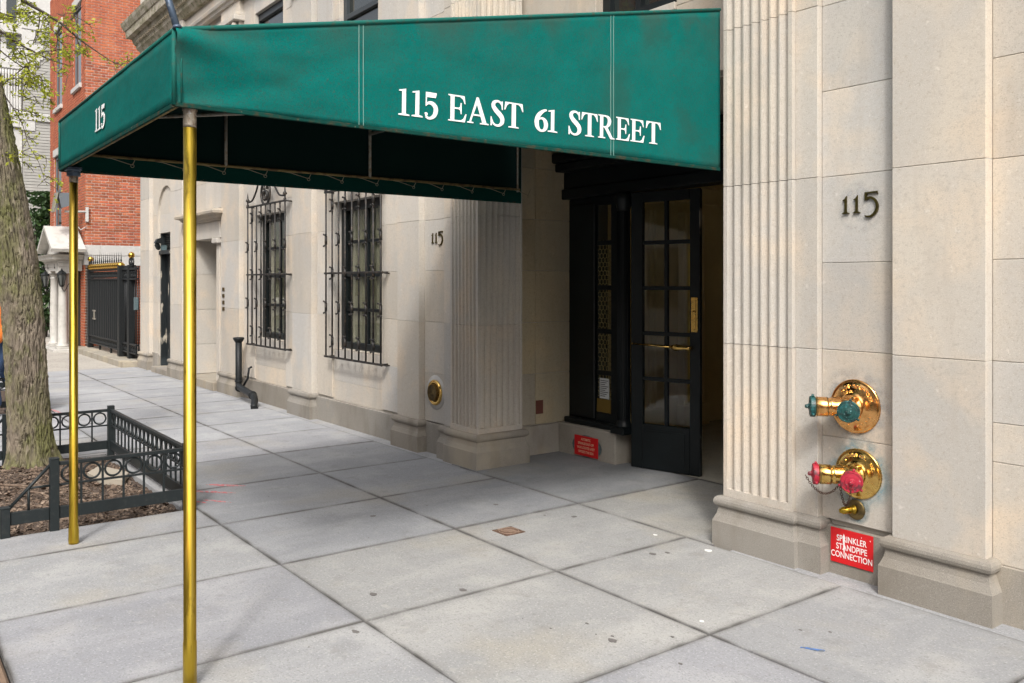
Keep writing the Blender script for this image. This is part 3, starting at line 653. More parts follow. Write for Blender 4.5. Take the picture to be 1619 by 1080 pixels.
# ---- entrance screen and door (parts of the building)
scr = MB()
scr.box(-6.60, -6.06, 5.60, 5.72, .287, 2.46, .006); scr.box(-6.40, -6.09, 5.565, 5.60, .35, 2.40, .01); scr.box(-5.845, -5.70, 5.55, 5.66, .287, 2.46, .004)
scr.box(-6.06, -5.845, 5.56, 5.64, .287, .425, .006); scr.box(-6.06, -5.845, 5.56, 5.64, 2.38, 2.46, .006)
scr.box(-4.12, -3.40, 5.50, 5.62, .287, 2.46, .006)
scr.box(-6.60, -3.40, 5.50, 5.72, 2.462, 2.56, .008); scr.box(-6.60, -3.40, 5.53, 5.72, 2.56, 3.0); scr.box(-6.48, -3.50, 5.40, 5.53, 2.72, 2.80, .012); scr.box(-6.475, -3.48, 5.35, 5.53, 2.80, 2.9, .015)
scr.box(-6.46, -5.72, 5.50, 5.60, .286, .34, .01)
screen = scr.build('entrance_screen', M['door'], bld)
for x in (-5.625, -4.19):
    b = MB(); b.box(x - .085, x + .085, 5.41, 5.6, .287, .345, .006); b.lathe([(.08, .345), (.075, .365), (.066, .38), (.060, .40), (.058, 2.3), (.062, 2.32), (.075, 2.36), (.08, 2.40), (.082, 2.46)], (x, 5.50, 0), n=20)
    for k in range(12):
        a = math.pi * (k + .5) / 12 + math.pi; b.cyl((x + .058 * math.cos(a), 5.5 + .058 * math.sin(a), .41), (x + .058 * math.cos(a), 5.5 + .058 * math.sin(a), 2.29), .0055, n=5)
    b.build('engaged_column', M['door'], screen)
b = MB(); b.box(-6.06, -5.845, 5.585, 5.59, .425, 2.38); b.build('pane', M['glass_clear'], screen)
for z in (.80, 1.19, 1.60, 2.02): b = MB(); b.box(-6.06, -5.845, 5.565, 5.60, z - .022, z + .022, .004); b.build('glazing_bar', M['door'], screen)
b = MB(); hx = .027
for r in range(int(1.62 / (hx * 1.5))):
    for c in range(6):
        x = -6.045 + (c + .5 * (r % 2)) * hx * math.sqrt(3) * .98; z = .44 + r * hx * 1.5
        if x > -5.86: continue
        pts = [(x + hx * math.sin(R(60 * k)), 5.60, z + hx * math.cos(R(60 * k))) for k in range(7)]
        pts = [(p[0], 5.577, p[2]) for p in pts]
        for p, q in zip(pts[:3], pts[1:4]): b.cyl(p, q, .0028, n=4, sm=False)
struct_mesh = b.build('honeycomb_grille', M['mesh_metal'], screen)
b = MB(); b.box(-6.01, -5.885, 5.563, 5.568, .56, .75); b.build('notice', M['paper'], screen)
b = MB()
for k in range(9): b.box(-6.0, -5.895 - .02 * (k % 3), 5.5615, 5.5625, .725 - k * .018, .731 - k * .018)
b.build('notice_lines', M['door'], screen)
b = MB(); b.box(-6.05, -5.86, 5.565, 5.569, .43, .555); b.build('amber_sticker', M['amber'], screen)
# vestibule
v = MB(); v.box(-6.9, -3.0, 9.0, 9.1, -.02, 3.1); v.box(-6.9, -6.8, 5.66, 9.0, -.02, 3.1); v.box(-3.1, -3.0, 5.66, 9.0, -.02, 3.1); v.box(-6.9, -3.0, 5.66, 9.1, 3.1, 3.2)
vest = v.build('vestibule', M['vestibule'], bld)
for x in (-6.5, -5.75, -5.0, -4.25, -3.5):
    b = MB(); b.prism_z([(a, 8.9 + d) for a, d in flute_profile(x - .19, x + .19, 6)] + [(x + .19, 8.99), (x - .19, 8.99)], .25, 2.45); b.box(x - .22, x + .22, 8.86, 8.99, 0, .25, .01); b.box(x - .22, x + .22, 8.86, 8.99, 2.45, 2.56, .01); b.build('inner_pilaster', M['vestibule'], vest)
for y in (6.1, 6.9, 7.7, 8.5):
    for xx, s in ((-6.8, 1), (-3.1, -1)):
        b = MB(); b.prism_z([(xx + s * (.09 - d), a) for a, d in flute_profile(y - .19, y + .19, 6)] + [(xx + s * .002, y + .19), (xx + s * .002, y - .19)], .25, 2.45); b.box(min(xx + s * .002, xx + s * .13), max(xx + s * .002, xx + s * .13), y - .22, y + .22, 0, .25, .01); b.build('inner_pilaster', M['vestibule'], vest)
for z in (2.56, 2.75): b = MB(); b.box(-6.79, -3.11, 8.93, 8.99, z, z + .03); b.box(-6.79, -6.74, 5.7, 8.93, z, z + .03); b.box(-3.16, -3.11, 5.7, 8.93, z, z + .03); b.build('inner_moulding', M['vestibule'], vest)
# door leaf, hinged on the left and standing a little open
A0 = Vector((-5.535, 5.52, 0)); dd = Vector((.965, .247, 0)).normalized(); dn = Vector((dd.y, -dd.x, 0))
def dbox(m, u0, u1, w0, w1, z0, z1, ch=0.):
    """box in the door's own frame: u along the leaf, w towards the street"""
    t = MB(); t.box(u0, u1, w0, w1, z0, z1, ch); i = len(m.v)
    m.v += [tuple(A0 + dd * p[0] + dn * p[1] + Vector((0, 0, p[2]))) for p in t.v]; m.f += [tuple(i + k for k in f) for f in t.f]; m.sm += t.sm
LW = .665; TH = .022
d = MB()
dbox(d, 0, .115, -TH, TH, .006, 2.45, .004); dbox(d, LW - .09, LW, -TH, TH, .006, 2.45, .004)
dbox(d, .115, LW - .09, -TH, TH, .006, .40, .004); dbox(d, .115, LW - .09, -TH, TH, 2.36, 2.45, .004)
dbox(d, .16, LW - .135, TH, TH + .006, .07, .35, .003)
door = d.build('door', M['door'], bld, label='dark glazed entrance door with brass push bar, standing slightly open')
um = .345
b = MB(); dbox(b, um - .017, um + .017, -.016, .016, .40, 2.36, .003); b.build('glazing_bar', M['door'], door)
for z in (.80, 1.20, 1.60, 2.0): b = MB(); dbox(b, .115, LW - .09, -.017, .017, z - .017, z + .017, .003); b.build('glazing_bar', M['door'], door)
zz = [.40, .80, 1.20, 1.60, 2.0, 2.36]
for q in range(5):
    for a, e in ((.115, um - .017), (um + .017, LW - .09)): b = MB(); dbox(b, a + .001, e - .001, -.002, .002, zz[q] + .018, zz[q + 1] - .018); b.build('pane', M['glass_clear'], door)
b = MB(); dbox(b, LW - .075, LW - .012, TH, TH + .006, 1.226, 1.523, .002); pl = b.build('push_plate', M['brass'], door)
b = MB(); dbox(b, LW - .06, LW - .027, TH + .006, TH + .011, 1.25, 1.50, .002); c0 = A0 + dd * (LW - .044) + dn * (TH + .011) + Vector((0, 0, 1.40)); b.lathe([(.013, 0), (.013, .006), (.007, .01), (.0, .011)], c0, dn, 10); b.build('lock_cylinder', M['brass'], pl)
b = MB()
def dp(u, w, z): return A0 + dd * u + dn * w + Vector((0, 0, z))
b.tube([dp(.03, .05, 1.105), dp(.25, .055, 1.098), dp(.43, .06, 1.092)], [.007, .008, .009], 8)
b.tube([dp(.42, .06, 1.092), dp(.445, .062, 1.092), dp(.47, .062, 1.092), dp(.51, .06, 1.092), dp(.56, .056, 1.091), dp(.61, .05, 1.09)], [.012, .026, .030, .022, .016, .02], 12)
b.tube([dp(.60, .05, 1.09), dp(.60, TH, 1.09)], .010, 8); b.tube([dp(.03, .05, 1.105), dp(.03, TH, 1.105)], .008, 8)
b.build('push_bar', M['brass'], door)
b = MB(); dbox(b, LW, LW + .004, -TH, TH, .01, 2.44); b.build('worn_door_edge', M['old_door'], door)
# opposite leaf standing wide open inside
b = MB(); b.box(-4.30, -4.255, 5.64, 6.27, .006, .40, .004); b.box(-4.30, -4.255, 5.64, 5.75, .40, 2.45, .004); b.box(-4.30, -4.255, 6.16, 6.27, .40, 2.45, .004); b.box(-4.30, -4.255, 5.75, 6.16, 2.36, 2.45, .004)
for z in (.80, 1.2, 1.6, 2.0): b.box(-4.29, -4.265, 5.75, 6.16, z - .015, z + .015)
b.build('door', M['door'], bld, label='second dark entrance door leaf folded back inside')

# ------------------------------------------------------------------ serif glyphs for the painted and cast numerals
def stroke(pts, n=7):
    """pts: (x, y, width); returns quads along a smooth variable-width stroke"""
    p = catmull(pts, n); L_ = []; 
    for k in range(len(p)):
        a = p[max(k - 1, 0)]; c = p[min(k + 1, len(p) - 1)]
        dx, dy = c[0] - a[0], c[1] - a[1]; l = math.hypot(dx, dy) or 1; nx, ny = -dy / l, dx / l; w = p[k][2] / 2
        L_.append(((p[k][0] + nx * w, p[k][1] + ny * w), (p[k][0] - nx * w, p[k][1] - ny * w)))
    return [[L_[k][0], L_[k][1], L_[k + 1][1], L_[k + 1][0]] for k in range(len(L_) - 1)]
def glyph(ch):
    g = []
    if ch == '1':
        g = [[(.15, .03), (.31, .03), (.31, 1.0), (.15, .88)], [(.0, 0), (.46, 0), (.46, .045), (.31, .075), (.15, .075), (.0, .045)], [(.31, 1.0), (.27, .985), (.03, .93), (.02, .885), (.15, .895)]]; w = .46
    elif ch == '5':
        g = [[(.11, .98), (.56, .98), (.51, .79), (.11, .79)], [(.08, .98), (.125, .98), (.125, .46), (.08, .44)]]
        g += stroke([(.09, .49, .06), (.2, .575, .10), (.36, .57, .15), (.49, .46, .18), (.52, .31, .18), (.46, .13, .16), (.32, .02, .11), (.18, .005, .09), (.09, .06, .09)])
        g += stroke([(.05, .14, .02), (.07, .16, .10), (.10, .14, .14), (.13, .12, .12), (.15, .10, .02)], 4); w = .60
    elif ch == '6':
        g = stroke([(.56, .96, .07), (.40, .89, .12), (.22, .70, .17), (.13, .45, .18), (.15, .2, .17), (.25, .045, .11), (.36, .02, .10), (.47, .08, .13), (.53, .25, .17), (.50, .45, .16), (.40, .56, .11), (.28, .55, .07), (.17, .46, .04)]); w = .62
    elif ch == 'E':
        g = [[(.09, .03), (.25, .03), (.25, .97), (.09, .97)], [(0, 0), (.25, 0), (.25, .05), (.09, .06), (0, .045)], [(0, 1), (.25, 1), (.25, .95), (.09, .94), (0, .955)],
             [(.25, 1), (.66, 1), (.70, .70), (.67, .70), (.60, .86), (.48, .945), (.25, .945)], [(.25, 0), (.68, 0), (.75, .32), (.71, .32), (.62, .13), (.50, .055), (.25, .055)],
             [(.25, .475), (.42, .475), (.42, .53), (.25, .53)], [(.42, .475), (.49, .43), (.51, .30), (.545, .30), (.545, .72), (.51, .72), (.49, .58), (.42, .53)]]; w = .76
    elif ch == 'A':
        g = [[(.40, 1.02), (.46, 1.02), (.46, .86), (.155, .04), (.09, .04)], [(.40, 1.02), (.48, 1.02), (.84, .04), (.66, .04), (.40, .78)], [(0, 0), (.27, 0), (.27, .04), (.20, .055), (.05, .055), (0, .04)], [(.55, 0), (.93, 0), (.93, .04), (.86, .055), (.62, .055), (.55, .04)], [(.22, .30), (.62, .30), (.60, .36), (.24, .36)]]; w = .93
    elif ch == 'S':
        g = stroke([(.50, .72, .03), (.49, .83, .05), (.40, .95, .08), (.27, .975, .09), (.14, .90, .14), (.12, .76, .17), (.22, .62, .19), (.38, .48, .20), (.50, .34, .19), (.51, .17, .16), (.40, .045, .10), (.25, .02, .08), (.12, .09, .07), (.05, .24, .05), (.035, .34, .02)])
        g += [[(.475, .99), (.53, .99), (.535, .66), (.495, .66), (.47, .82)], [(.0, .0), (.055, .0), (.075, .18), (.035, .35), (.0, .35)]]; w = .60
    elif ch == 'T':
        g = [[(.29, .03), (.45, .03), (.45, .97), (.29, .97)], [(.17, 0), (.57, 0), (.57, .04), (.45, .06), (.29, .06), (.17, .04)], [(.03, 1), (.71, 1), (.74, .68), (.71, .68), (.64, .86), (.55, .945), (.19, .945), (.10, .86), (.03, .68), (0, .68)]]; w = .74
    elif ch == 'R':
        g = [[(.09, .03), (.25, .03), (.25, .97), (.09, .97)], [(0, 0), (.36, 0), (.36, .04), (.25, .06), (.09, .06), (0, .04)], [(0, 1), (.25, 1), (.25, .945), (.09, .94), (0, .955)], [(.30, .48), (.46, .50), (.74, .06), (.84, .045), (.84, 0), (.62, 0)]]
        g += stroke([(.24, .97, .06), (.38, .965, .07), (.52, .90, .14), (.57, .74, .17), (.50, .57, .13), (.38, .505, .06), (.24, .495, .06)]); w = .84
    elif ch == 'i1':       # slim cast numeral one
        g = [[(.20, .06), (.34, .06), (.34, .95), (.335, 1.0), (.22, .84)], [(.05, 0), (.50, 0), (.50, .03), (.36, .11), (.18, .11), (.05, .03)], [(.22, .84), (.10, .78), (.08, .73), (.21, .73)]]; w = .56
    elif ch == 'i5':
        g = [[(.04, 1.12), (.80, 1.14), (.84, .98), (.76, 1.05), (.04, 1.03)], [(.04, 1.12), (.17, 1.12), (.17, .72), (.04, .66)]]
        g += stroke([(.10, .72, .13), (.30, .80, .13), (.50, .78, .12), (.72, .58, .13), (.80, .30, .15), (.70, .0, .16), (.45, -.20, .12), (.22, -.22, .09), (.05, -.17, .05)]); w = .9
    return g, w
def put_glyph(mb, ch, o, u, v, wid, hei, depth, lift=.0):
    g, w = glyph(ch); o = Vector(o); u = Vector(u); v = Vector(v); n = u.cross(v)
    for k, poly in enumerate(g):
        f = lambda a, b, d: o + u * (a / w * wid) + v * (b * hei) + n * d
        top = depth + lift * (k % 5)
        mb.prism(poly, lambda a, b: f(a, b, 0), lambda a, b: f(a, b, top))

# ------------------------------------------------------------------ entrance canopy
aw = thing('entrance_awning', 'long green canvas awning on two brass poles over the sidewalk at the entrance', 'awning', (-4.8, 2.7, 0))
XN, XFA, Y0, YE = -3.572, -6.05, 1.0, 4.66
YEN = 4.335
def ztop(y): return 2.66 + (y - Y0) * .2135
def grid(P, nu, nv, m, name, amp=.006, seed=0, out=(1, 0, 0), th=.004, damp=None):
    b = MB(); out = Vector(out)
    for j in range(nv + 1):
        for i in range(nu + 1):
            u, v = i / nu, j / nv; p = Vector(P(u, v)); e = min(1, 6 * min(u, 1 - u, v, 1 - v))
            d = amp * (damp(u, v) if damp else 1) * e * (noise.noise((u * 7 + seed, v * 3, seed)) + .6 * noise.noise((u * 16, v * 5 + seed, 2)))
            b.v.append(tuple(p + out * d))
    for j in range(nv):
        for i in range(nu):
            k = j * (nu + 1) + i; b.f.append((k, k + 1, k + nu + 2, k + nu + 1)); b.sm.append(True)
    o = b.build(name, m, aw)
    at = o.data.attributes.new('grime', 'FLOAT', 'POINT'); at.data.foreach_set('value', [math.exp(-(1 - j / nv) * 5.5) + .8 * math.exp(-((i / nu) / .03)) + .35 * math.exp(-(j / nv) * 14) for j in range(nv + 1) for i in range(nu + 1)])
    md = o.modifiers.new('thick', 'SOLIDIFY'); md.thickness = th; md.offset = -1 if out.x + out.y + out.z > 0 else 1
    md.offset = 0; return o
def corner_fold(u, v):      # creases radiating from the near corner
    y = u * (YEN - Y0); z = v
    d = 0
    for a, w, s in ((-.55, .04, .020), (-.9, .06, .014), (.35, .04, -.012), (-.25, .03, .010)):
        t = (z - (.9 if a < 0 else .1)) * .3 - a * y * .55
        d += s * math.exp(-(t / w) ** 2) * math.exp(-y * 2.2)
    return d
grid(lambda u, v: (XN + corner_fold(u, v), Y0 + u * (YEN - Y0), 2.362 + .006 * math.sin(u * 11) * (1 - v) + v * (ztop(Y0 + u * (YEN - Y0)) - .010 * math.sin(math.pi * min(1, u * 3.3)) - 2.362)), 120, 20, M['canvas'], 'side_panel', .008, 3, (1, 0, 0), damp=lambda u, v: .12 if .24 < u < .86 and v < .45 else (.3 if .2 < u < .9 and v < .55 else 1))
grid(lambda u, v: (XFA, Y0 + u * (YE - Y0), 2.355 + v * (ztop(Y0 + u * (YE - Y0)) - 2.355)), 40, 8, M['canvas'], 'side_panel', .006, 7, (-1, 0, 0))
grid(lambda u, v: (XFA + u * (XN - XFA), Y0, 2.358 + v * (ztop(Y0) - 2.358) + .012 * math.sin(math.pi * u) * (v - .5)), 40, 6, M['canvas'], 'front_panel', .006, 11, (0, -1, 0))
grid(lambda u, v: (XFA + u * (XN - XFA), Y0 + v * (YEN - Y0), ztop(Y0 + v * (YEN - Y0)) - .004), 20, 24, M['canvas'], 'roof_panel', .004, 15, (0, 0, 1))
b = MB()
b.tube([(XN, Y0 + t * (YEN - Y0), ztop(Y0 + t * (YEN - Y0))) for t in (0, .25, .5, .75, 1)], .011, 8); b.tube([(XFA, Y0 + t * (YE - Y0), ztop(Y0 + t * (YE - Y0))) for t in (0, .5, 1)], .011, 8); b.tube([(XFA, Y0, ztop(Y0)), (XN, Y0, ztop(Y0))], .009, 8)
b.tube([(XN, Y0, 2.36), (XN, Y0, ztop(Y0))], .009, 8); b.tube([(XN + .003, Y0 + .028, 2.37), (XN + .003, Y0 + .028, ztop(Y0))], .0035, 6); b.tube([(XFA, Y0, 2.36), (XFA, Y0, ztop(Y0))], .009, 8)
b.build('edge_piping', M['canvas_trim'], aw)
b = MB()
b.box(XN - .004, XN + .005, Y0, YEN, 2.352, 2.372, .003); b.box(XFA, XN, Y0 - .006, Y0 + .004, 2.348, 2.366, .002); b.box(XFA - .004, XFA + .004, Y0, YE, 2.345, 2.362, .003)
b.build('bottom_hem', M['hem'], aw)
for y in (1.825, 3.398):
    b = MB()
    for q in (-.012, .010): b.box(XN + .001, XN + .0052, y + q, y + q + .0032, 2.368, ztop(y) - .01)
    b.build('seam', M['stitch'], aw)
for x, s, y1 in ((XFA, 1, YE - .01), (XN, -1, YEN - .01)):
    b = MB(); b.quad((x + s * .016, Y0 + .02, 2.466), (x + s * .016, y1, 2.466), (x + s * .016, y1, ztop(y1) - .03), (x + s * .016, Y0 + .02, ztop(Y0) - .03)); b.build('shade_sheet', M['shade_sheet'], aw)  # dark sheets added behind the canvas to paint the awning's inner shade
b = MB(); b.quad((XFA + .02, Y0 + .02, ztop(Y0) - .03), (XN - .02, Y0 + .02, ztop(Y0) - .03), (XN - .02, YEN - .01, ztop(YEN) - .03), (XFA + .02, YEN - .01, ztop(YEN) - .03)); b.build('shade_sheet', M['shade_sheet'], aw)
b = MB(); b.quad((XFA + .0085, Y0 + .02, 2.36), (XFA + .0085, YE - .01, 2.36), (XFA + .0085, YE - .01, 2.467), (XFA + .0085, Y0 + .02, 2.467)); b.build('shaded_underside', M['canvas_shade'], aw)  # added dark strip, shade painted low on the inside of the far panel
b = MB(); b.quad((XFA + .02, Y0 + .0085, 2.362), (XN - .02, Y0 + .0085, 2.362), (XN - .02, Y0 + .0085, ztop(Y0) - .02), (XFA + .02, Y0 + .0085, ztop(Y0) - .02)); b.build('shaded_underside', M['canvas_shade'], aw)
# lettering
def zbase(y): return 2.438 + (y - 2.0) * .0165
for ch, a, e, h in [('1', 2.018, 2.078, .128), ('1', 2.091, 2.151, .128), ('5', 2.157, 2.235, .128), ('E', 2.296, 2.405, .130), ('A', 2.408, 2.539, .130), ('S', 2.551, 2.636, .130), ('T', 2.637, 2.759, .130), ('6', 2.830, 2.927, .120), ('1', 2.926, 2.992, .122), ('S', 3.072, 3.162, .130), ('T', 3.164, 3.286, .130), ('R', 3.290, 3.415, .130), ('E', 3.427, 3.538, .130), ('E', 3.542, 3.657, .130), ('T', 3.667, 3.792, .130)]:
    b = MB(); y0, y1 = a, e
    put_glyph(b, ch, (XN + .0042, y0, zbase(y0)), (0, 1, 0), (0, .0165, 1), y1 - y0, h, .0012, .0002); b.build('letter', M['white_paint'], aw)
for ch, a, e in (('1', -4.986, -4.925), ('1', -4.915, -4.855), ('5', -4.845, -4.760)):
    b = MB(); put_glyph(b, ch, (a, Y0 - .0075, 2.445), (1, 0, 0), (0, 0, 1), e - a, .120, .0012, .0002); b.build('numeral', M['white_paint'], aw)
# poles and frame
def pole(x, y, label, flare):
    b = MB(); b.lathe(([(.029, .0), (.031, .02), (.030, .09), (.0255, .13)] if flare else [(.0272, 0), (.0272, .185), (.0255, .19)]) + [(.0255, 2.285)], (x, y, 0), n=20); p = b.build('pole', M['brass_pole'], aw, label=label)
    c = MB(); c.lathe([(.0262, 2.28), (.0266, 2.29), (.0266, 2.345), (.030, 2.35), (.030, 2.362)], (x, y, 0), n=20); c.build('collar', M['solder'], p)
    return p
pole(-3.605, 1.072, 'nearer brass awning pole with scratched streaks', False); pole(-6.03, 1.075, 'farther brass awning pole beside the tree pit fence', True)
b = MB(); b.box(-6.10, -5.95, 1.02, 1.11, 2.35, 2.372, .004); b.cyl((-6.03, 1.075, 2.32), (-6.03, 1.075, 2.375), .04, n=12); b.build('pole_bracket', M['steel_pipe'], aw)
def bar(p, q, r=.011, m='frame_bar'): b = MB(); b.cyl(p, q, r, n=8); return b.build('frame_bar', M[m], aw)
bar((XFA + .03, 1.05, 2.462), (XFA + .03, 4.62, 2.462), .010, 'rust_bar'); bar((XN - .03, 1.05, 2.395), (XN - .03, 4.3, 2.395), .010, 'rust_bar'); bar((XFA + .03, 1.05, 2.385), (XN - .03, 1.05, 2.385), .010, 'rust_bar')
for y in (2.036, 3.156): bar((XFA + .03, y, 2.462), (XFA + .03, y, ztop(y) - .02), .012)
bar((XFA + .03, 4.597, 2.44), (XFA + .03, 4.597, 3.3), .009)
bar((XFA + .03, 2.036, ztop(2.036) - .05), (XN - .03, 2.036, ztop(2.036) - .05)); bar((XFA + .03, 3.156, 2.80), (XN - .03, 3.156, 2.80), .014)
bar((-4.50, 1.15, 2.47), (-3.62, 1.62, 2.42), .010); bar((XFA + .03, 1.15, 2.475), (XFA + .2, 1.15, 2.475), .008)
for y in (2.036, 3.156): bar((XN - .03, y, 2.40), (XN - .03, y, ztop(y) - .02), .012)
b = MB(); y = 1.15; k = 0; pts = []
while y < 4.55:
    step = .30 + .04 * math.sin(k * 2.1)
    b.tube([(XFA + .018, y, 2.466), (XFA + .016, y + step * .5, 2.452), (XFA + .012, y + step * .92, 2.42)], .0028, 5); b.tube([(XFA + .012, y + step * .92, 2.42), (XFA + .02, y + step, 2.474)], .0028, 5)
    b.torus((XFA + .012, y + step * .92, 2.415), (1, 0, 0), .011, .0022, 10, 5); y += step; k += 1
b.build('lacing_cord', M['cord'], aw)
b = MB(); b.tube([(-3.56, 1.01, 2.66), (-3.61, .985, 2.80), (-3.80, .90, 3.4)], .0145, 10); b.lathe([(.0185, 0), (.0185, .008), (.015, .014)], (-3.56, 1.01, 2.662), (-.2, -.1, 1), 12); b.build('support_pipe', M['steel_pipe'], aw)

# ------------------------------------------------------------------ fixtures on the right-hand wall
def siamese(x, z, bm, cm, r, label, text, sub):
    y = YR - .001; t = thing('standpipe_connection', label, 'standpipe', (x, y, z), 'twin-outlet brass standpipe connections')
    b = MB(); b.lathe([(r, 0), (r, .008), (r - .006, .013), (r - .014, .011), (r - .018, .014), (r * .55, .026), (r * .42, .034), (r * .40, .040)], (x, y, z), (0, -1, 0), 48); pl = b.build('wall_plate', bm, t)
    b = MB(); b.lathe([(r * .44, .03), (r * .44, .052), (r * .36, .056), (r * .36, .09), (.05, .11), (.046, .12)], (x, y, z), (0, -1, 0), 28); nb = b.build('neck', bm, t)
    for sx, L1 in ((-1, .185), (1, .165)):
        ang = R(50 if sx < 0 else 30); d = Vector((sx * math.sin(ang), -math.cos(ang), 0)); o = Vector((x + sx * .012, y - .082, z))
        b = MB(); b.lathe([(.046, -.03), (.049, .0), (.049, .06), (.052, .07), (.052, .08), (.047, .084), (.052, .09), (.054, .096), (.054, L1 - .032), (.05, L1 - .028)], o, d, 28); br = b.build('outlet', bm, t)
        q = MB(); q.lathe([(.052, L1 - .028), (.058, L1 - .025), (.058, L1 - .002), (.055, L1 + .002), (.052, L1 + .0025), (.050, L1 - .001), (.036, L1 + .001), (.034, L1 + .005), (.020, L1 + .006), (.017, L1 + .009), (.012, L1 + .010), (.011, L1 + .022), (.008, L1 + .027), (0, L1 + .029)], o, d, 32, sm=False)
        side = d.cross(Vector((0, 0, 1))).normalized()
        for k in range(3):
            a = R(100 + 120 * k); rd = side * math.cos(a) + Vector((0, 0, 1)) * math.sin(a); pz = o + d * (L1 - .013) + rd * .056; q.cyl(pz, pz + rd * .014, .008, .0065, 8)
        q.build('cap', cm, t)
        k = MB(); k.torus(o + d * (.096), d, .053, .0028, 28, 6); k.torus(o + d * (L1 - .036), d, .0535, .0028, 28, 6); k.build('swivel_ring', M['brass_dark'], br)
    b = MB(); b.box(x + .03, x + .052, y - .098, y - .05, z + .035, z + .062, .004); b.box(x - .08, x - .02, y - .11, y - .06, z + .02, z + .050, .008); b.build('valve_body', bm, t)
    def arc(s, rad, a0, a1, size, up=1):
        mb = MB(); n = len(s)
        for k, ch in enumerate(s):
            if ch == ' ': continue
            a = R(a0 + (a1 - a0) * k / max(1, n - 1)); u = Vector((math.sin(a), 0, -math.cos(a))) * up; v = Vector((math.cos(a), 0, math.sin(a))) * up
            yy = y - .0145 - .012 * max(0, min(1, (r - .018 - rad) / (r * .45 - .018)))
            font_to(mb, ch, size, (x + rad * math.cos(a), yy, z + rad * math.sin(a)), u, v, .014, 'CENTER', .004)
        mb.build('raised_lettering', M['brass_letter'], pl)
    arc(text, r * .70, 132, 22, r * .19); 
    if sub: arc(sub[0], r * .52, 128, 96, r * .13); arc(sub[1], r * .74, 205, 330, r * .12, -1)
    return t
M['brass_letter'] = mat('bright_raised_brass', (.86, .72, .42), .25, 1.)
siamese(-2.693, .960, M['bronze_red'], M['cap_green'], .150, 'polished reddish brass twin outlet with green caps, upper of the two on the wall', 'PART SPRINKLER', ('1ST FL', 'OPEN SPKR'))
s2 = siamese(-2.674, .588, M['brass'], M['cap_red'], .139, 'polished yellow brass twin outlet with red caps and chains, just above the red sign', 'ALLEN CO. INC', None)
def chain(a, c, sag, n):
    b = MB(); a, c = Vector(a), Vector(c); P = []
    for k in range(n + 1):
        t = k / n; P.append(a.lerp(c, t) + Vector((0, 0, -4 * sag * t * (1 - t))))
    for k in range(n):
        p, q = P[k], P[k + 1]; ax = (q - p).normalized(); o = ax.orthogonal().normalized(); s = ax.cross(o); w = (o if k % 2 else s); m = (p + q) / 2; hl = (q - p).length * .68
        pts = [m + ax * hl * math.cos(t) + w * .0062 * math.sin(t) for t in [2 * math.pi * i / 8 for i in range(9)]]
        b.tube(pts, .0019, 4)
    b.build('chain', M['chain'], s2)
yy = YR - .001 - .082
cl = Vector((-2.686 - .225 * math.sin(R(50)), yy - .225 * math.cos(R(50)), .578)); cr = Vector((-2.662 + .205 * math.sin(R(30)), yy - .205 * math.cos(R(30)), .578)); mid = Vector((-2.70, yy - .06, .545))
chain(cl, mid, .075, 26); chain(mid, cr + Vector((0, 0, -.01)), .105, 24)
b = MB(); b.cyl(mid + Vector((0, .0, -.012)), mid + Vector((0, 0, .02)), .008, n=8); b.build('chain_stud', M['chain'], s2)
t = thing('test_valve', 'small tarnished brass drain valve on a round plate below the red capped outlet', 'valve', (-2.690, YR, .386))
b = MB(); b.lathe([(.056, 0), (.056, .006), (.052, .01), (.030, .012)], (-2.690, YR - .001, .386), (0, -1, 0), 28); b.build('wall_plate', M['brass_dark'], t)
b = MB(); b.lathe([(.026, .01), (.026, .02), (.020, .022), (.020, .035), (.0215, .037), (.020, .040), (.0215, .044), (.020, .047), (.0215, .052), (.020, .055), (.0215, .06), (.0195, .064), (.0195, .085), (.014, .088), (.012, .1), (0, .102)], (-2.690, YR - .001, .386), (-.42, -.9, -.02), 18); b.build('spout', M['brass_pole'], t)
def stain(x, z, rx, rz, seed, name, m, y=YR):
    b = MB(); n = 30; pts = []
    for k in range(n):
        a = 2 * math.pi * k / n; q = 1 + .16 * noise.noise((math.cos(a) * 1.7 + seed, math.sin(a) * 1.7, seed)); pts.append((x + rx * q * math.cos(a), z + rz * q * math.sin(a)))
    b.prism_y(pts, y - .0006, y + .001); return b.build(name, m, bld)
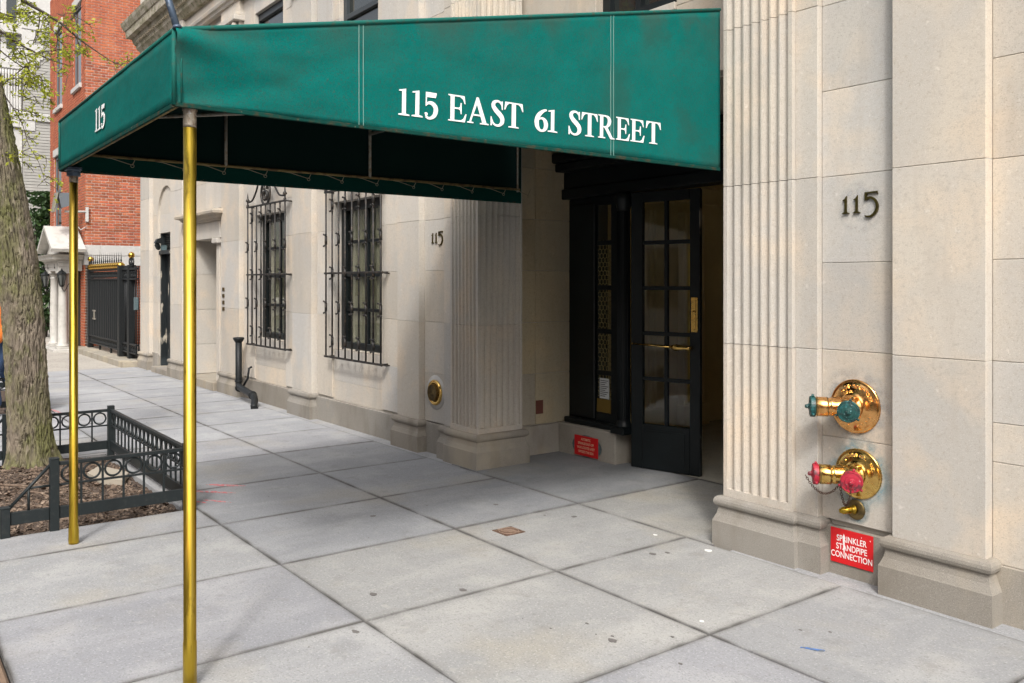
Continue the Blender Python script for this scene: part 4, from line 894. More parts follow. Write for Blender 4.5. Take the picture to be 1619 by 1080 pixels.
def halo(x, z, r0, strength, colr, name, seed):
    """patina film round a fitting: a thin sheet whose cover fades outwards"""
    m = bpy.data.materials.new(name); m.use_nodes = True; tr = m.node_tree; N = tr.nodes; L = tr.links
    g = N.new('ShaderNodeNewGeometry'); v = N.new('ShaderNodeVectorMath'); v.operation = 'DISTANCE'; v.inputs[1].default_value = (x, YR - .001, z); L.new(g.outputs['Position'], v.inputs[0])
    ns = N.new('ShaderNodeTexNoise'); ns.inputs['Scale'].default_value = 16; ns.inputs['Detail'].default_value = 5; L.new(g.outputs['Position'], ns.inputs[0])
    mr = N.new('ShaderNodeMapRange'); mr.inputs[1].default_value = r0 * .95; mr.inputs[2].default_value = r0 * 1.55; mr.inputs[3].default_value = strength; mr.inputs[4].default_value = 0; L.new(v.outputs['Value'], mr.inputs[0])
    m2 = N.new('ShaderNodeMapRange'); m2.inputs[1].default_value = .38; m2.inputs[2].default_value = .62; L.new(ns.outputs[0], m2.inputs[0])
    mu = N.new('ShaderNodeMath'); mu.operation = 'MULTIPLY'; L.new(mr.outputs[0], mu.inputs[0]); L.new(m2.outputs[0], mu.inputs[1])
    pb = N['Principled BSDF']; pb.inputs['Base Color'].default_value = (*colr, 1); pb.inputs['Roughness'].default_value = .95; L.new(mu.outputs[0], pb.inputs['Alpha'])
    b = MB(); R_ = r0 * 1.6; xs0, xs1 = max(x - R_, -2.900), min(x + R_, -2.45)
    b.quad((xs0, YR - .0012 - seed * .0002, z - R_), (xs1, YR - .0012 - seed * .0002, z - R_), (xs1, YR - .0012 - seed * .0002, z + R_), (xs0, YR - .0012 - seed * .0002, z + R_)); b.build('patina_stain', m, bld)
halo(-2.693, .960, .150, .55, (.38, .41, .42), 'grey_patina', 0); halo(-2.674, .588, .139, .7, (.24, .39, .44), 'verdigris_patina', 1); halo(-2.69, .386, .056, .9, (.20, .27, .28), 'dark_patina', 2); halo(-2.66, 2.07, .10, .55, (.52, .52, .51), 'pale_patina', 3)
def numbers(x0, z, pitch, hh, ww, label):
    t = thing('house_number', label, 'house number', (x0, YR, z), 'bronze house numbers on the stone')
    for k, (ch, dx, w) in enumerate((('i1', 0, .052), ('i1', .068, .052), ('i5', .140, .088))):
        b = MB(); put_glyph(b, ch, (x0 + dx * ww, YR - .0005, z), (1, 0, 0), (0, 0, 1), w * ww, hh, .011, .0003); b.build('numeral', M['bronze'], t)
    return t
numbers(-2.775, 2.034, .07, .100, .98, 'cast bronze number 115 on the stone above the brass outlets'); numbers(-7.165, 2.028, .07, .098, .92, 'cast bronze number 115 on the stone left of the entrance pier')
t = thing('red_sign', 'red enamel sign reading SPRINKLER STANDPIPE CONNECTION at the foot of the wall', 'sign', (-2.707, YR, .06))
b = MB(); b.box(-2.838, -2.580, YR - .016, YR - .0125, .068, .262, .0008); b.build('sign_plate', M['red_sign'], t); b = MB(); b.box(-2.834, -2.584, YR - .0125, YR - .0085, .066, .258); b.build('sign_back', M['iron'], t)
b = MB()
for s, z, sz in (('SPRINKLER', .193, .0375), ('STANDPIPE', .147, .0375), ('CONNECTION', .101, .0375)): font_to(b, s, sz, (-2.709, YR - .0168, z), (1, 0, 0), (0, 0, 1.28), .014, 'CENTER', 0., 1.0)
b.build('lettering', M['print'], t)
b = MB(); b.prism_y([(-2.762, .212), (-2.756, .238), (-2.751, .228), (-2.749, .15), (-2.754, .118), (-2.758, .15)], YR - .0172, YR - .0162); b.prism_y([(-2.60, .235), (-2.594, .236), (-2.595, .228)], YR - .0172, YR - .0162); b.prism_y([(-2.65, .242), (-2.646, .243), (-2.647, .236)], YR - .0172, YR - .0162); b.build('paint_scratch', M['print'], t)
t = thing('red_sign', 'small red sign about the automatic sprinkler shut-off valve on the block beside the door', 'sign', (-6.05, 5.43, .02))
b = MB(); b.prism_y([(-6.05 + .205 * math.cos(R(a)) * (1 if abs(math.cos(R(a))) < .95 else .99), .11 + .105 * math.sin(R(a))) for a in range(0, 360, 20)], 5.433, 5.437); b.build('backplate', M['plate_dark'], t)
b = MB(); b.box(-6.212, -5.888, 5.424, 5.432, .02, .205, .001); b.build('sign_plate', M['red_sign'], t)
b = MB()
for s, z in (('AUTOMATIC', .163), ('SPRINKLER SHUT-OFF', .124), ('VALVE LOCATED 6 FEET', .085), ('OPPOSITE THIS SIGN', .046)): font_to(b, s, .027, (-6.05, 5.4232, z), (.84, 0, 0), (0, 0, 1.2), .018)
b.build('lettering', M['cream_print'], t)
b = MB(); b.box(XL - .002, XL + .006, 5.176, 5.262, .385, .515, .001); tag(b.build('wall_plate', M['red_plate']), 'small blank faded red plate on the yellowish recess wall', 'plate')
t = thing('round_wall_vent', 'round brass louvred fitting with white surround low on the wall left of the fluted pier', 'vent', (-7.09, YR, .59))
b = MB(); b.lathe([(.165, 0), (.165, .003), (.11, .006)], (-7.09, YR - .0005, .59), (0, -1, 0), 36); b.build('plaster_surround', M['white_trim'], t)
b = MB(); b.lathe([(.122, .003), (.122, .02), (.112, .028), (.095, .030), (.088, .018), (.08, .012)], (-7.09, YR, .59), (0, -1, 0), 36); b.build('brass_rim', M['brass'], t)
b = MB(); b.lathe([(.082, .012)] + [q for k in range(6) for q in ((.078 - k * .0125, .050), (.073 - k * .0125, .050), (.071 - k * .0125, .034))] + [(0, .05)], (-7.09, YR, .59), (0, -1, 0), 30, sm=False); b.build('speaker_cone', M['brass_dark'], t)
# intercom plates
for k in range(4):
    z = 1.545 - k * .098
    b = MB(); b.box(-13.03, -12.95, YP - .012, YP - .001, z - .028, z + .028, .003)
    for q in range(3): b.box(-13.015 + q * .02, -13.003 + q * .02, YP - .015, YP - .012, z - .008, z + .008)
    tag(b.build('doorbell_plate', M['brass_dark']), ['topmost of the four small bronze plates beside the side doorway', 'second from top of the four small bronze plates beside the side doorway', 'third from top of the four small bronze plates beside the side doorway', 'lowest of the four small bronze plates beside the side doorway'][k], 'plate', 'small bronze plates in a column by the side doorway')
# black drain pipe
t = thing('drain_pipe', 'black cast iron drain pipe that elbows out at the foot of the wall', 'drain pipe', (-12.12, 4.28, 0))
b = MB(); b.tube([(-12.12, 4.28, .83), (-12.12, 4.28, .26), (-12.11, 4.275, .20), (-12.05, 4.26, .175), (-11.40, 4.20, .145), (-11.25, 4.18, .125), (-11.17, 4.16, .08), (-11.12, 4.13, .03), (-11.02, 4.10, .0)], .045, 12); b.build('pipe', M['iron'], t)
b = MB(); b.lathe([(.048, .80), (.075, .84), (.08, .86), (.07, .87), (.05, .86)], (-12.12, 4.28, 0), n=14); b.build('funnel_rim', M['iron'], t)
for p, d in (((-12.12, 4.28, .25), (0, 0, 1)), ((-11.33, 4.19, .138), (1, -.1, -.06)), ((-12.03, 4.255, .165), (1, -.15, -.1))): b = MB(); b.torus(p, d, .046, .012, 16, 6); b.build('joint_collar', M['iron'], t)
b = MB(); b.tube([(-11.93, 4.40, .46), (-11.93, 4.36, .44), (-11.93, 4.34, .30), (-12.0, 4.31, .2)], .016, 8); b.build('thin_branch_pipe', M['iron'], t)
# window grilles
def grille(x0, x1, label):
    t = thing('window_grille', label, 'window grille', ((x0 + x1) / 2, 4.34, .8), 'wrought iron grilles over the street windows')
    y = 4.335; zt, zb, zm = 2.697, .788, 1.755
    for z in (zt, zm, zb):
        b = MB(); b.box(x0 - .03, x1 + .012, y - .014, y + .014, z - .011, z + .011, .003)
        b.sphere((x1 + .02, y, z), .018, 8); b.tube([(x1 + .02, y, z), (x1 + .025, y + .05, z - .01), (x1 + .025, YR + .01, z - .01)], .008, 6)
        for x in (x0 + .012, x1 - .012): b.box(x - .009, x + .009, y + .014, YR + .01, z - .009, z + .009)
        b.build('rail', M['iron_brown'], t)
    n = 9; proto = {}
    for k in range(n):
        x = x0 + (x1 - x0) * k / (n - 1); zs = (2.537, 1.757, .975) if k % 2 else (2.14, 1.36)
        if (k % 2) in proto: again(proto[k % 2][0], (x - proto[k % 2][1], 0, 0), t); continue
        b = MB(); b.cyl((x, y, zb - .005), (x, y, zt), .0105, n=8)
        for zc in zs:
            b.cyl((x, y, zc - .05), (x, y, zc + .05), .017, n=8)
            for s in (-1, 1):
                for q in (-1, 1):
                    b.tube([(x, y, zc + q * .04), (x + s * .010, y - .010, zc + q * .062), (x + s * .026, y - .014, zc + q * .070)], [.010, .009, .007], 6); b.sphere((x + s * .031, y - .014, zc + q * .068), .0125, 6)
        proto[k % 2] = (b.build('bar', M['iron_brown'], t), x)
    for x in (x0, x1): b = MB(); b.lathe([(.012, 0), (.022, .02), (.012, .04), (.012, .07), (.03, .09), (.02, .11), (.012, .12), (.008, .16), (0, .22)], (x, y, zt), n=10); b.build('finial', M['iron_brown'], t)
    xm = (x0 + x1) / 2; w = (x1 - x0) / 2
    for s in (-1, 1): b = MB(); b.tube(catmull([(xm + s * w * .97, y, zt + .07), (xm + s * w * .72, y, zt + .09), (xm + s * w * .50, y, zt + .21), (xm + s * w * .36, y, zt + .33), (xm + s * w * .20, y, zt + .34), (xm + s * w * .12, y, zt + .29)], 4), .013, 7); b.tube(catmull([(xm, y, zt + .0), (xm + s * .09, y, zt + .02), (xm + s * .15, y, zt + .12), (xm + s * .13, y, zt + .23), (xm + s * .07, y, zt + .26), (xm + s * .045, y, zt + .20)], 4), .017, 7); b.tube(catmull([(xm + s * .02, y, zt + .06), (xm + s * .06, y, zt + .10), (xm + s * .05, y, zt + .16), (xm, y, zt + .18)], 4), .02, 7); b.build('scroll', M['iron_brown'], t)
    return t
g1 = grille(-9.36, -8.03, 'black wrought iron window grille nearer the fluted entrance pier')
g2 = copy_tree(g1, (-2.55, 0, 0), 'black wrought iron window grille nearer the drain pipe, its scrolled crest visible')
# wall lantern by the service door
t = thing('wall_lamp', 'small dull metal lamp fixed over the lintel of the dark service door', 'lamp', (-16.46, YR - .05, 2.24))
b = MB(); b.lathe([(.02, 0), (.045, .03), (.055, .10), (.03, .13)], (-16.46, YR - .085, 2.24), (0, -.3, 1), 6, sm=False); b.prism_x([(YR - .16, 2.36), (YR - .03, 2.36), (YR - .05, 2.46), (YR - .12, 2.44)], -16.52, -16.40); b.build('lamp_body', M['iron'], t); b = MB(); b.box(-16.48, -16.44, YR - .05, YR + .05, 2.236, 2.33); b.build('bracket', M['plate_dark'], t)

# ------------------------------------------------------------------ tree and its pit fence
tree = thing('street_tree', 'leaning street tree with mossy flaking bark and sparse new yellow green leaves', 'tree', (-8.7, 1.21, 0))
TC = [(-.12, 1.225, .30), (.0, 1.213, .262), (.10, 1.208, .225), (.3, 1.198, .207), (.565, 1.183, .20), (1.35, 1.149, .196), (1.908, 1.085, .198), (2.458, .994, .20), (3.0, .894, .203), (3.425, .805, .205), (4.2, .62, .21), (5.0, .40, .17)]
def tc(z):
    for (a, ya, ra_), (c, yc, rc) in zip(TC[:-1], TC[1:]):
        if z <= c: q = (z - a) / (c - a); return ya + (yc - ya) * q, ra_ + (rc - ra_) * q
    return TC[-1][1], TC[-1][2]
b = MB(); NU, NV = 150, 420
for j in range(NV + 1):
    z = -.12 + 4.9 * j / NV; y, r = tc(z)
    for i in range(NU):
        a = 2 * math.pi * i / NU; ca, sa = math.cos(a), math.sin(a)
        w = noise.noise((ca * 2.2, sa * 2.2, z * .8)); p = (ca * 7.5 + w, sa * 7.5 + w, z * 4.4 + 1.5 * noise.noise((ca * 3, sa * 3, z * 3)))
        rid = abs(noise.noise(p)); flake = noise.noise((ca * 12 + 3, sa * 12, z * 13)); fine = noise.noise((ca * 30, sa * 30, z * 28))
        plate = max(0, flake) ** .5 * .012
        d = -.016 * math.exp(-(rid / .09) ** 2) + plate + .005 * fine + .014 * noise.noise((ca * 1.5, sa * 1.5, z * 1.1))
        fl = .06 * math.exp(-max(z, 0) * 7) * max(0, math.sin(a * 5 + 1)) 
        rr_ = r - .036 + d + fl; b.v.append((-8.7 + rr_ * ca, y + rr_ * sa, z))
for j in range(NV):
    for i in range(NU): b.f.append((j * NU + i, j * NU + (i + 1) % NU, (j + 1) * NU + (i + 1) % NU, (j + 1) * NU + i)); b.sm.append(False)
b.build('trunk', M['bark'], tree)
rr = random.Random(21)
def pw(px, y, x): return Vector((x, (.93 + .0049 * px) * (x / -8.4) ** 0 + (x + 8.4) * .0, 1.65 + (446 - y) * .0054))
br = []; leaves = MB(); tw = MB()
def branch(pts, r0, r1, n=5):
    p = [Vector(q) for q in catmull([tuple(q) for q in pts], n)]; m = len(p)
    b = MB(); b.tube(p, [r0 + (r1 - r0) * k / (m - 1) for k in range(m)], 6); b.build('branch', M['twig'], tree); return p
def leaf(c, s):
    d = Vector((rr.gauss(0, 1), rr.gauss(0, 1), rr.gauss(0, .7) - .25)).normalized(); w = d.cross(Vector((rr.gauss(0, 1), rr.gauss(0, 1), rr.gauss(0, 1)))).normalized(); n = d.cross(w)
    t = c + d * s; m = c + d * s * .5
    leaves.quad(c, m + w * s * .26 + n * s * .05, t, m - w * s * .26 + n * s * .05)
def cluster(c, n, s):
    for _ in range(n): leaf(c + Vector((rr.gauss(0, .016), rr.gauss(0, .016), rr.gauss(0, .016))), s * rr.uniform(.6, 1.3))
def twigs(path, count, ln, lv, depth=1):
    for _ in range(count):
        k = rr.randrange(len(path) // 6, len(path)); c = path[k]
        d = Vector((rr.uniform(-.5, .5), rr.uniform(-1, 1), rr.uniform(-.9, .35))).normalized(); L_ = ln * rr.uniform(.5, 1.2); pts = [c]
        for q in range(5): d = (d + Vector((rr.gauss(0, .25), rr.gauss(0, .25), rr.gauss(0, .25) - .05))).normalized(); pts.append(pts[-1] + d * L_ / 5)
        tw.tube(pts, [.0042, .0036, .003, .0026, .0022, .0015], 4)
        for q in pts[1:]:
            if rr.random() < lv: cluster(q, rr.randint(2, 6), .034)
        if depth: twigs(pts, 2, ln * .6, lv, depth - 1)
def PX_(L_, x): return [pw(a, c, x) for a, c in L_]
A = branch([(-8.7, .62, 4.2)] + PX_([(-40, -40), (35, 0), (65, 13), (95, 27), (125, 48), (150, 62), (185, 80)], -8.4), .02, .003)
B = branch([(-8.68, .66, 4.05)] + PX_([(-30, 36), (0, 51), (40, 72), (80, 86), (112, 92)], -8.45), .014, .003)
C_ = branch(PX_([(62, 12), (60, 40), (52, 64)], -8.4), .006, .003); D_ = branch(PX_([(48, 94), (25, 118), (10, 132)], -8.45), .007, .003); E_ = branch(PX_([(92, 27), (90, 55), (84, 72), (60, 78)], -8.4), .006, .003); F_ = branch(PX_([(98, 28), (112, 18), (122, 0), (130, -20)], -8.4), .008, .004)
G_ = branch(PX_([(5, 138), (22, 160), (40, 190), (50, 222), (66, 250), (76, 280)], -8.6), .006, .002); H_ = branch(PX_([(-20, 60), (10, 85), (35, 100), (60, 112), (78, 104)], -8.5), .007, .002); I_ = branch(PX_([(-30, 5), (0, 20), (30, 24), (55, 10)], -8.5), .008, .003); J_ = branch(PX_([(38, 72), (46, 100), (40, 140), (36, 175)], -8.5), .005, .002)
for P, n in ((A, 13), (B, 14), (C_, 4), (D_, 6), (E_, 5), (F_, 5), (G_, 10), (H_, 9), (I_, 7), (J_, 5)): twigs(P, n, .24, .62)
# the crown proper, above the frame
for k in range(9):
    a = k * .7; e = Vector((-8.7 + 2.2 * math.cos(a), .2 + 2.2 * math.sin(a), 6.2 + .5 * math.sin(k * 3))); p = branch([(-8.7, .5, 4.6), (-8.7 + .5 * math.cos(a), .4 + .5 * math.sin(a), 5.3), tuple(e)], .06, .01); twigs(p, 12, .5, .5)
struct(tw.build('twigs', M['twig'], tree), 'stuff'); struct(leaves.build('foliage', M['leaf'], tree), 'stuff')
def fence(P, label):
    x0, x1, y1 = P[0] + .035, P[1] + .004, P[3] + .025; ya, yb = .745, 1.03
    t = thing('tree_pit_fence', label, 'tree guard fence', (P[1], 1.2, 0), 'low iron fences round the tree pits')
    m = M['fence']
    def post(x, y, h): b = MB(); b.box(x - .028, x + .028, y - .028, y + .028, -.12, h, .003); b.box(x - .03, x + .03, y - .03, y + .03, h, h + .012, .004); return b.build('post', m, t)
    for x in (x0, x1): post(x, ya, .185); post(x, yb, .47); post(x, y1, .47)
    ring = [None]; bars = [None]
    def run(ax, f, a, e):
        """a straight run of panel between a and e along axis ax, at fixed coordinate f"""
        def bx(b, s, q, hw, z0, z1, c=.002):
            if ax == 'x': b.box(s, q, f - hw, f + hw, z0, z1, c)
            else: b.box(f - hw, f + hw, s, q, z0, z1, c)
        for z0, z1, hw, nm in ((.428, .452, .016, 'top_rail'), (.292, .306, .008, 'middle_rail'), (.075, .155, .014, 'bottom_rail')): b = MB(); bx(b, a, e, hw, z0, z1); b.build(nm, m, t)
        n = round((e - a) / .128); w = (e - a) / n
        for k in range(n):
            c = a + (k + .5) * w; p = (c, f, .367) if ax == 'x' else (f, c, .367)
            if ring[0] is None or ring[0][2] != ax: b = MB(); b.torus(p, (0, 1, 0) if ax == 'x' else (1, 0, 0), .052, .0075, 22, 6); ring[0] = (b.build('ring', m, t), p, ax)
            else: again(ring[0][0], Vector(p) - Vector(ring[0][1]), t)
            if k:
                s = a + k * w; p = (s, f, 0) if ax == 'x' else (f, s, 0)
                if bars[0] is None or bars[0][2] != ax: b = MB(); b.box(p[0] - .0065, p[0] + .0065, p[1] - .0065, p[1] + .0065, .156, .428); bars[0] = (b.build('bar', m, t), p, ax)
                else: again(bars[0][0], Vector(p) - Vector(bars[0][1]), t)
    run('y', x1, yb + .03, y1 - .03); run('y', x0, yb + .03, y1 - .03)
    run('x', y1, x0 + .03, x1 - .03)
    for x in (x0, x1):
        b = MB(); b.box(x - .014, x + .014, ya + .03, yb - .03, .075, .155, .002); b.build('bottom_rail', m, t)
        b = MB(); b.cyl((x, ya + .01, .17), (x, yb - .02, .44), .011, n=8); b.build('sloping_rail', m, t); b = MB(); b.cyl((x, yb - .02, .30), (x, yb - .15, .30), .008, n=8); b.cyl((x, yb - .15, .30), (x, yb - .15, .155), .008, n=8); b.build('short_bar', m, t)
    return t
fence(PIT, 'low black iron fence with rings round the pit of the leaning tree'); fence(PIT2, 'low black iron fence round the farther tree pit, glimpsed left of the trunk')

# ------------------------------------------------------------------ brick house beyond the areaway
XB, YBF = -22.7, 4.29
bh = thing('brick_house', 'red brick house with stone band and tall narrow windows beyond the iron gate', 'house', (-25, 6, 0))
wins = [(-24.05, -23.15, 6.5, 8.5), (-26.6, -25.65, 6.4, 8.5), (-26.75, -25.75, 3.15, 5.1)]
rr = random.Random(3); side = []; front = []
z = 2.55; row = 0
while z < 9.6:
    y = YBF + (.0 if row % 2 else -.16); k = 0
    while y < 6.3:
        l = .2 if k % 2 == 0 else .095
        a, e = max(y, YBF), min(y + l, 6.3)
        if e - a > .03: side.append((z, a, e))
        y += l + .011; k += 1
    x = XB - .012 - (.0 if row % 2 else .06); k = 0
    while x > -27.45:
        l = .2 if k % 2 else .095; a = x - l
        if not any(w[0] - .02 < x and a < w[1] + .02 and w[2] - .05 < z + .06 and z < w[3] + .2 for w in wins): front.append((z, max(a, -27.45), x))
        x = a - .011; k += 1
    z += .068; row += 1
def vis(q):
    z, a, e = q; zc = .79869 * 22.7 + .60172 * a; py = 446.4 - 1366.84 * (z - 1.65) / zc
    xc = -22.7 * .60172 + a * .79869; px = 809.5 + 1366.84 * xc / zc
    if px > 222 or py < 0: return 2
    return 0 if (py > 285 or py < 205 - (px - 134) * 1.45) else 1
side.sort(key=lambda q: (vis(q), abs(q[0] - 4)))
shared = {}
for n, (z, a, e) in enumerate(side[:300]):
    key = round(e - a, 3)
    if key not in shared:
        b = MB(); b.box(XB - .07, XB, a, e, z, z + .053, .003); o = b.build('brick', M['brick'], bh); shared[key] = (o, (z, a))
    else: o = again(shared[key][0], (rr.uniform(-.002, .002), a - shared[key][1][1], z - shared[key][1][0]), bh)
    k = rr.uniform(.62, 1.18); o.color = (k, k * rr.uniform(.9, 1.1), k, 1)
b = MB()
for z, a, e in side[300:]: q = rr.uniform(-.002, .002); b.box(XB - .07, XB + q, a, e, z, z + .053)
struct(b.build('brickwork', M['brick'], bh), 'stuff')
b = MB()
for z, a, e in front: q = rr.uniform(-.002, .002); b.box(a, e, YBF + q, YBF + .07, z, z + .053)
struct(b.build('brickwork', M['brick'], bh), 'stuff')
b = MB(); xs = sorted({-27.46, XB - .010} | {w[0] for w in wins} | {w[1] for w in wins}); zs = sorted({0., 2.55, 9.6} | {w[2] for w in wins} | {w[3] for w in wins})
for xa, xb in zip(xs[:-1], xs[1:]):
    for za, zb in zip(zs[:-1], zs[1:]):
        if not any(w[0] <= (xa + xb) / 2 <= w[1] and w[2] <= (za + zb) / 2 <= w[3] for w in wins): b.box(xa, xb, YBF + .010, YBF + .25, za, zb)
b.box(-27.46, XB - .010, YBF + .8, 9, 0, 9.6); b.box(XB - .3, XB - .010, YBF + .25, YBF + .8, 0, 9.6)
b.build('wall', M['brick_mortar'], bh)
for w in wins:
    f = MB(); f.box(w[0], w[0] + .06, YBF + .03, YBF + .09, w[2], w[3]); f.box(w[1] - .06, w[1], YBF + .03, YBF + .09, w[2], w[3]); f.box(w[0] + .06, w[1] - .06, YBF + .03, YBF + .09, (w[2] + w[3]) / 2 - .03, (w[2] + w[3]) / 2 + .03); f.box(w[0] + .06, w[1] - .06, YBF + .03, YBF + .09, w[3] - .08, w[3]); f.box(w[0] + .06, w[1] - .06, YBF + .03, YBF + .09, w[2], w[2] + .07)
    fr = f.build('window', M['window_grey'], bh)
    for xa in (w[0] - .02, w[1] - .002): b = MB(); b.box(xa, xa + .022, YBF + .004, YBF + .1, w[2], w[3]); b.build('window_reveal', M['brick'], bh)
    b = MB(); b.box(w[0] + .01, w[1] - .01, YBF + .055, YBF + .065, w[2] + .01, w[3] - .01); b.build('pane', M['glass'], fr)
    b = MB(); b.box(w[0] - .08, w[1] + .08, YBF - .06, YBF + .16, w[2] - .11, w[2], .006); b.build('window_sill', M['white_trim'], bh)
    b = MB(); b.box(w[0] - .1, w[1] + .1, YBF - .03, YBF + .16, w[3], w[3] + .2, .008); b.build('window_lintel', M['white_trim'], bh)
for k, (ya, yb) in enumerate(((YBF - .02, 4.62), (4.625, 6.3))):
    b = MB(); b.box(XB - .25, XB + .03, ya, yb, 2.30, 2.545, .006); b.build('stone_band', M['white_trim'], bh); b = MB(); b.box(XB - .25, XB + .02, ya, yb, 2.06, 2.296, .006); b.build('stone_band', M['white_trim'], bh)
b = MB(); b.box(-27.45, XB - .251, YBF - .03, YBF + .2, 2.06, 2.54, .01); b.build('stone_band', M['white_trim'], bh)
b = MB()
z = .12
while z < 2.03:
    for k in range(3):
        b.box(XB - .45 + k * .15, XB - .31 + k * .15, YBF - .012, YBF + .06, z, z + .053)
    for k in range(9): b.box(XB - .06, XB + .0, YBF + .065 + k * .2, YBF + .255 + k * .2, z, z + .053)
    z += .068
struct(b.build('brickwork', M['brick'], bh), 'stuff')
b = MB(); b.box(-24.35, -23.2, YBF - .02, YBF + .009, .1, 2.04); b.build('door_opening', M['dark_void'], bh)
for k in range(9): b = MB(); b.cyl((-24.3 + k * .13, YBF - .05, .1), (-24.3 + k * .13, YBF - .05, 2.0), .010, n=6); b.build('gate_bar', M['iron'], bh)
# portico
po = thing('portico', 'white stone columned portico with a gabled hood at the brick house door', 'portico', (-23.5, 3.9, 0))
b = MB(); b.box(-24.7, -22.72, 3.62, YBF - .03, -.05, .06, .01); b.build('step', M['marble'], po)
for x in (-23.03, -24.12, -24.6):
    yq = 3.87 if x > -24.5 else 4.15
    b = MB(); b.box(x - .15, x + .15, yq - .15, yq + .15, .06, .11, .006); b.lathe([(.14, .11), (.148, .13), (.14, .15), (.125, .155), (.118, .17), (.106, .19), (.107, .6), (.104, 1.0), (.097, 1.4), (.092, 1.74), (.098, 1.745), (.098, 1.765), (.092, 1.77), (.092, 1.80), (.11, 1.83), (.125, 1.86)], (x, yq, 0), n=24); b.box(x - .14, x + .14, yq - .14, yq + .14, 1.862, 1.92, .006)
    b.build('column', M['marble'], po)
b = MB(); b.sweep([(-.2, 1.922), (0, 1.922), (0, 2.02), (.012, 2.025), (.012, 2.11), (.03, 2.12), (.035, 2.16), (.09, 2.19), (.15, 2.2), (.16, 2.25), (.2, 2.29), (.21, 2.31), (-.2, 2.33)], [(-24.7, YBF - .03), (-24.7, 3.75), (-22.88, 3.75), (-22.88, YBF - .03)]); b.box(-24.5, -23.08, 3.95, YBF - .03, 1.93, 2.3); b.build('entablature', M['marble'], po)
b = MB(); b.box(-24.28, -24.24, 3.735, 3.75, 1.98, 2.10); b.box(-23.36, -23.32, 3.735, 3.75, 1.98, 2.10); b.build('lamp_slot', M['dark_void'], po)
b = MB(); b.prism_y([(-24.3, 2.334), (-22.55, 2.334), (-23.42, 2.82)], 3.72, YBF - .03); b.build('pediment', M['marble'], po)
for s, nm in ((-1, 0), (1, 1)):
    e = Vector((-23.42 + s * 1.02, 0, 2.36)); a = Vector((-23.42, 0, 2.93)); n_ = Vector((s * .49, 0, .87)) * .085
    b = MB(); b.prism_y([(a.x + s * .001, a.z), (e.x, e.z), (e.x - n_.x * .2 + n_.x, e.z + n_.z), (a.x + s * .001, a.z + n_.z * 1.12)], 3.52, YBF - .04); b.build('roof_slope', M['marble'], po)
def lantern(x, y, z, label, m='iron'):
    t = thing('wall_lantern', label, 'lantern', (x, y, z), 'black lanterns on the portico')
    b = MB(); b.lathe([(.012, .30), (.02, .27), (.03, .25), (.10, .20), (.125, .17), (.12, .165)], (x, y, z), n=6, sm=False); b.lathe([(.03, -.14), (.05, -.12), (.06, -.10)], (x, y, z), n=6, sm=False)
    for k in range(6): a = 2 * math.pi * k / 6; b.cyl((x + .055 * math.cos(a), y + .055 * math.sin(a), z - .10), (x + .105 * math.cos(a), y + .105 * math.sin(a), z + .165), .007, n=5)
    b.build('lantern_frame', M['iron'], t)
    b = MB(); b.lathe([(.05, -.10), (.098, .16)], (x, y, z), n=6, sm=False); b.build('lantern_glass', M['lamp_glass'], t)
    b = MB(); b.tube(catmull([(x, y, z - .13), (x + .03, y + .02, z - .22), (x + .10, y + .05, z - .23), (x + .14, y + .1, z - .12), (x + .1, y + .14, z - .05)], 4), .009, 6); b.build('bracket', M['iron'], t); return t
lantern(-22.80, 3.81, 1.68, 'black lantern on the nearer white column'); lantern(-24.27, 3.69, 1.66, 'black lantern on the farther white column')
t = thing('flood_lamp', 'old metal floodlight on a bracket at the corner of the brick house', 'floodlight', (-22.75, 4.0, 3.2))
b = MB(); b.box(-22.72, -22.62, 4.30, 4.36, 3.10, 3.45, .004); b.cyl((-22.66, 4.32, 3.34), (-22.75, 3.86, 3.33), .025, n=8); b.tube([(-22.66, 4.31, 2.98), (-22.7, 4.2, 2.9), (-22.72, 4.12, 3.0), (-22.75, 4.0, 3.3)], .012, 6); b.build('bracket', M['white_trim'], t)
b = MB(); b.prism_x([(3.93, 3.46), (3.78, 3.40), (3.70, 3.75), (4.02, 3.78)], -22.92, -22.62); b.build('lamp_head', M['window_grey'], t)
b = MB(); b.prism_x([(3.64, 3.30), (3.70, 3.75), (3.67, 3.76), (3.60, 3.31)], -22.94, -22.6); b.build('reflector', M['frame_bar'], t)

# ------------------------------------------------------------------ iron gate in front of the areaway
b = MB(); b.box(-22.85, -17.86, 4.05, 4.6, -.1, .11, .01); o = b.build('gate_step', M['granite']); o.color = (1.2, 1.2, 1.15, 1); tag(o, 'low stone kerb under the black iron gate', 'stone kerb')
gt = thing('iron_gate', 'black sheeted iron gate with gilded band, brass balls and a row of spikes', 'gate', (-20.5, 4.35, .11))
yg = 4.36; X0, X1 = -22.3, -19.35
def gpost(x, y, h, w=.05, nm='gate_post'): b = MB(); b.box(x - w, x + w, y - w, y + w, .112, h, .006); return b.build(nm, M['iron'], gt)
gpost(X0 - .12, yg, 2.0, .06); gpost(X1 + .09, yg, 2.0, .09); gpost(-18.62, yg + .02, 2.0, .07); gpost(-18.0, yg + .1, 2.0, .05)
b = MB(); b.box(X0, X1, yg - .008, yg + .008, .42, 1.72); b.build('sheet_panel', M['black_sheet'], gt)
p = None
for k in range(17):
    x = X0 + .05 + (X1 - X0 - .1) * k / 16
    if p is None: b = MB(); b.box(x - .020, x + .020, yg - .040, yg - .009, .40, 1.74, .004); p = (b.build('bar', M['iron_bar'], gt), x)
    else: again(p[0], (x - p[1], 0, 0), gt)
for z0, z1 in ((.22, .25), (.385, .42), (1.70, 1.735), (1.90, 1.94)): b = MB(); b.box(X0 - .1, -18.05, yg - .04, yg + .02, z0, z1, .003); b.build('rail', M['iron'], gt)
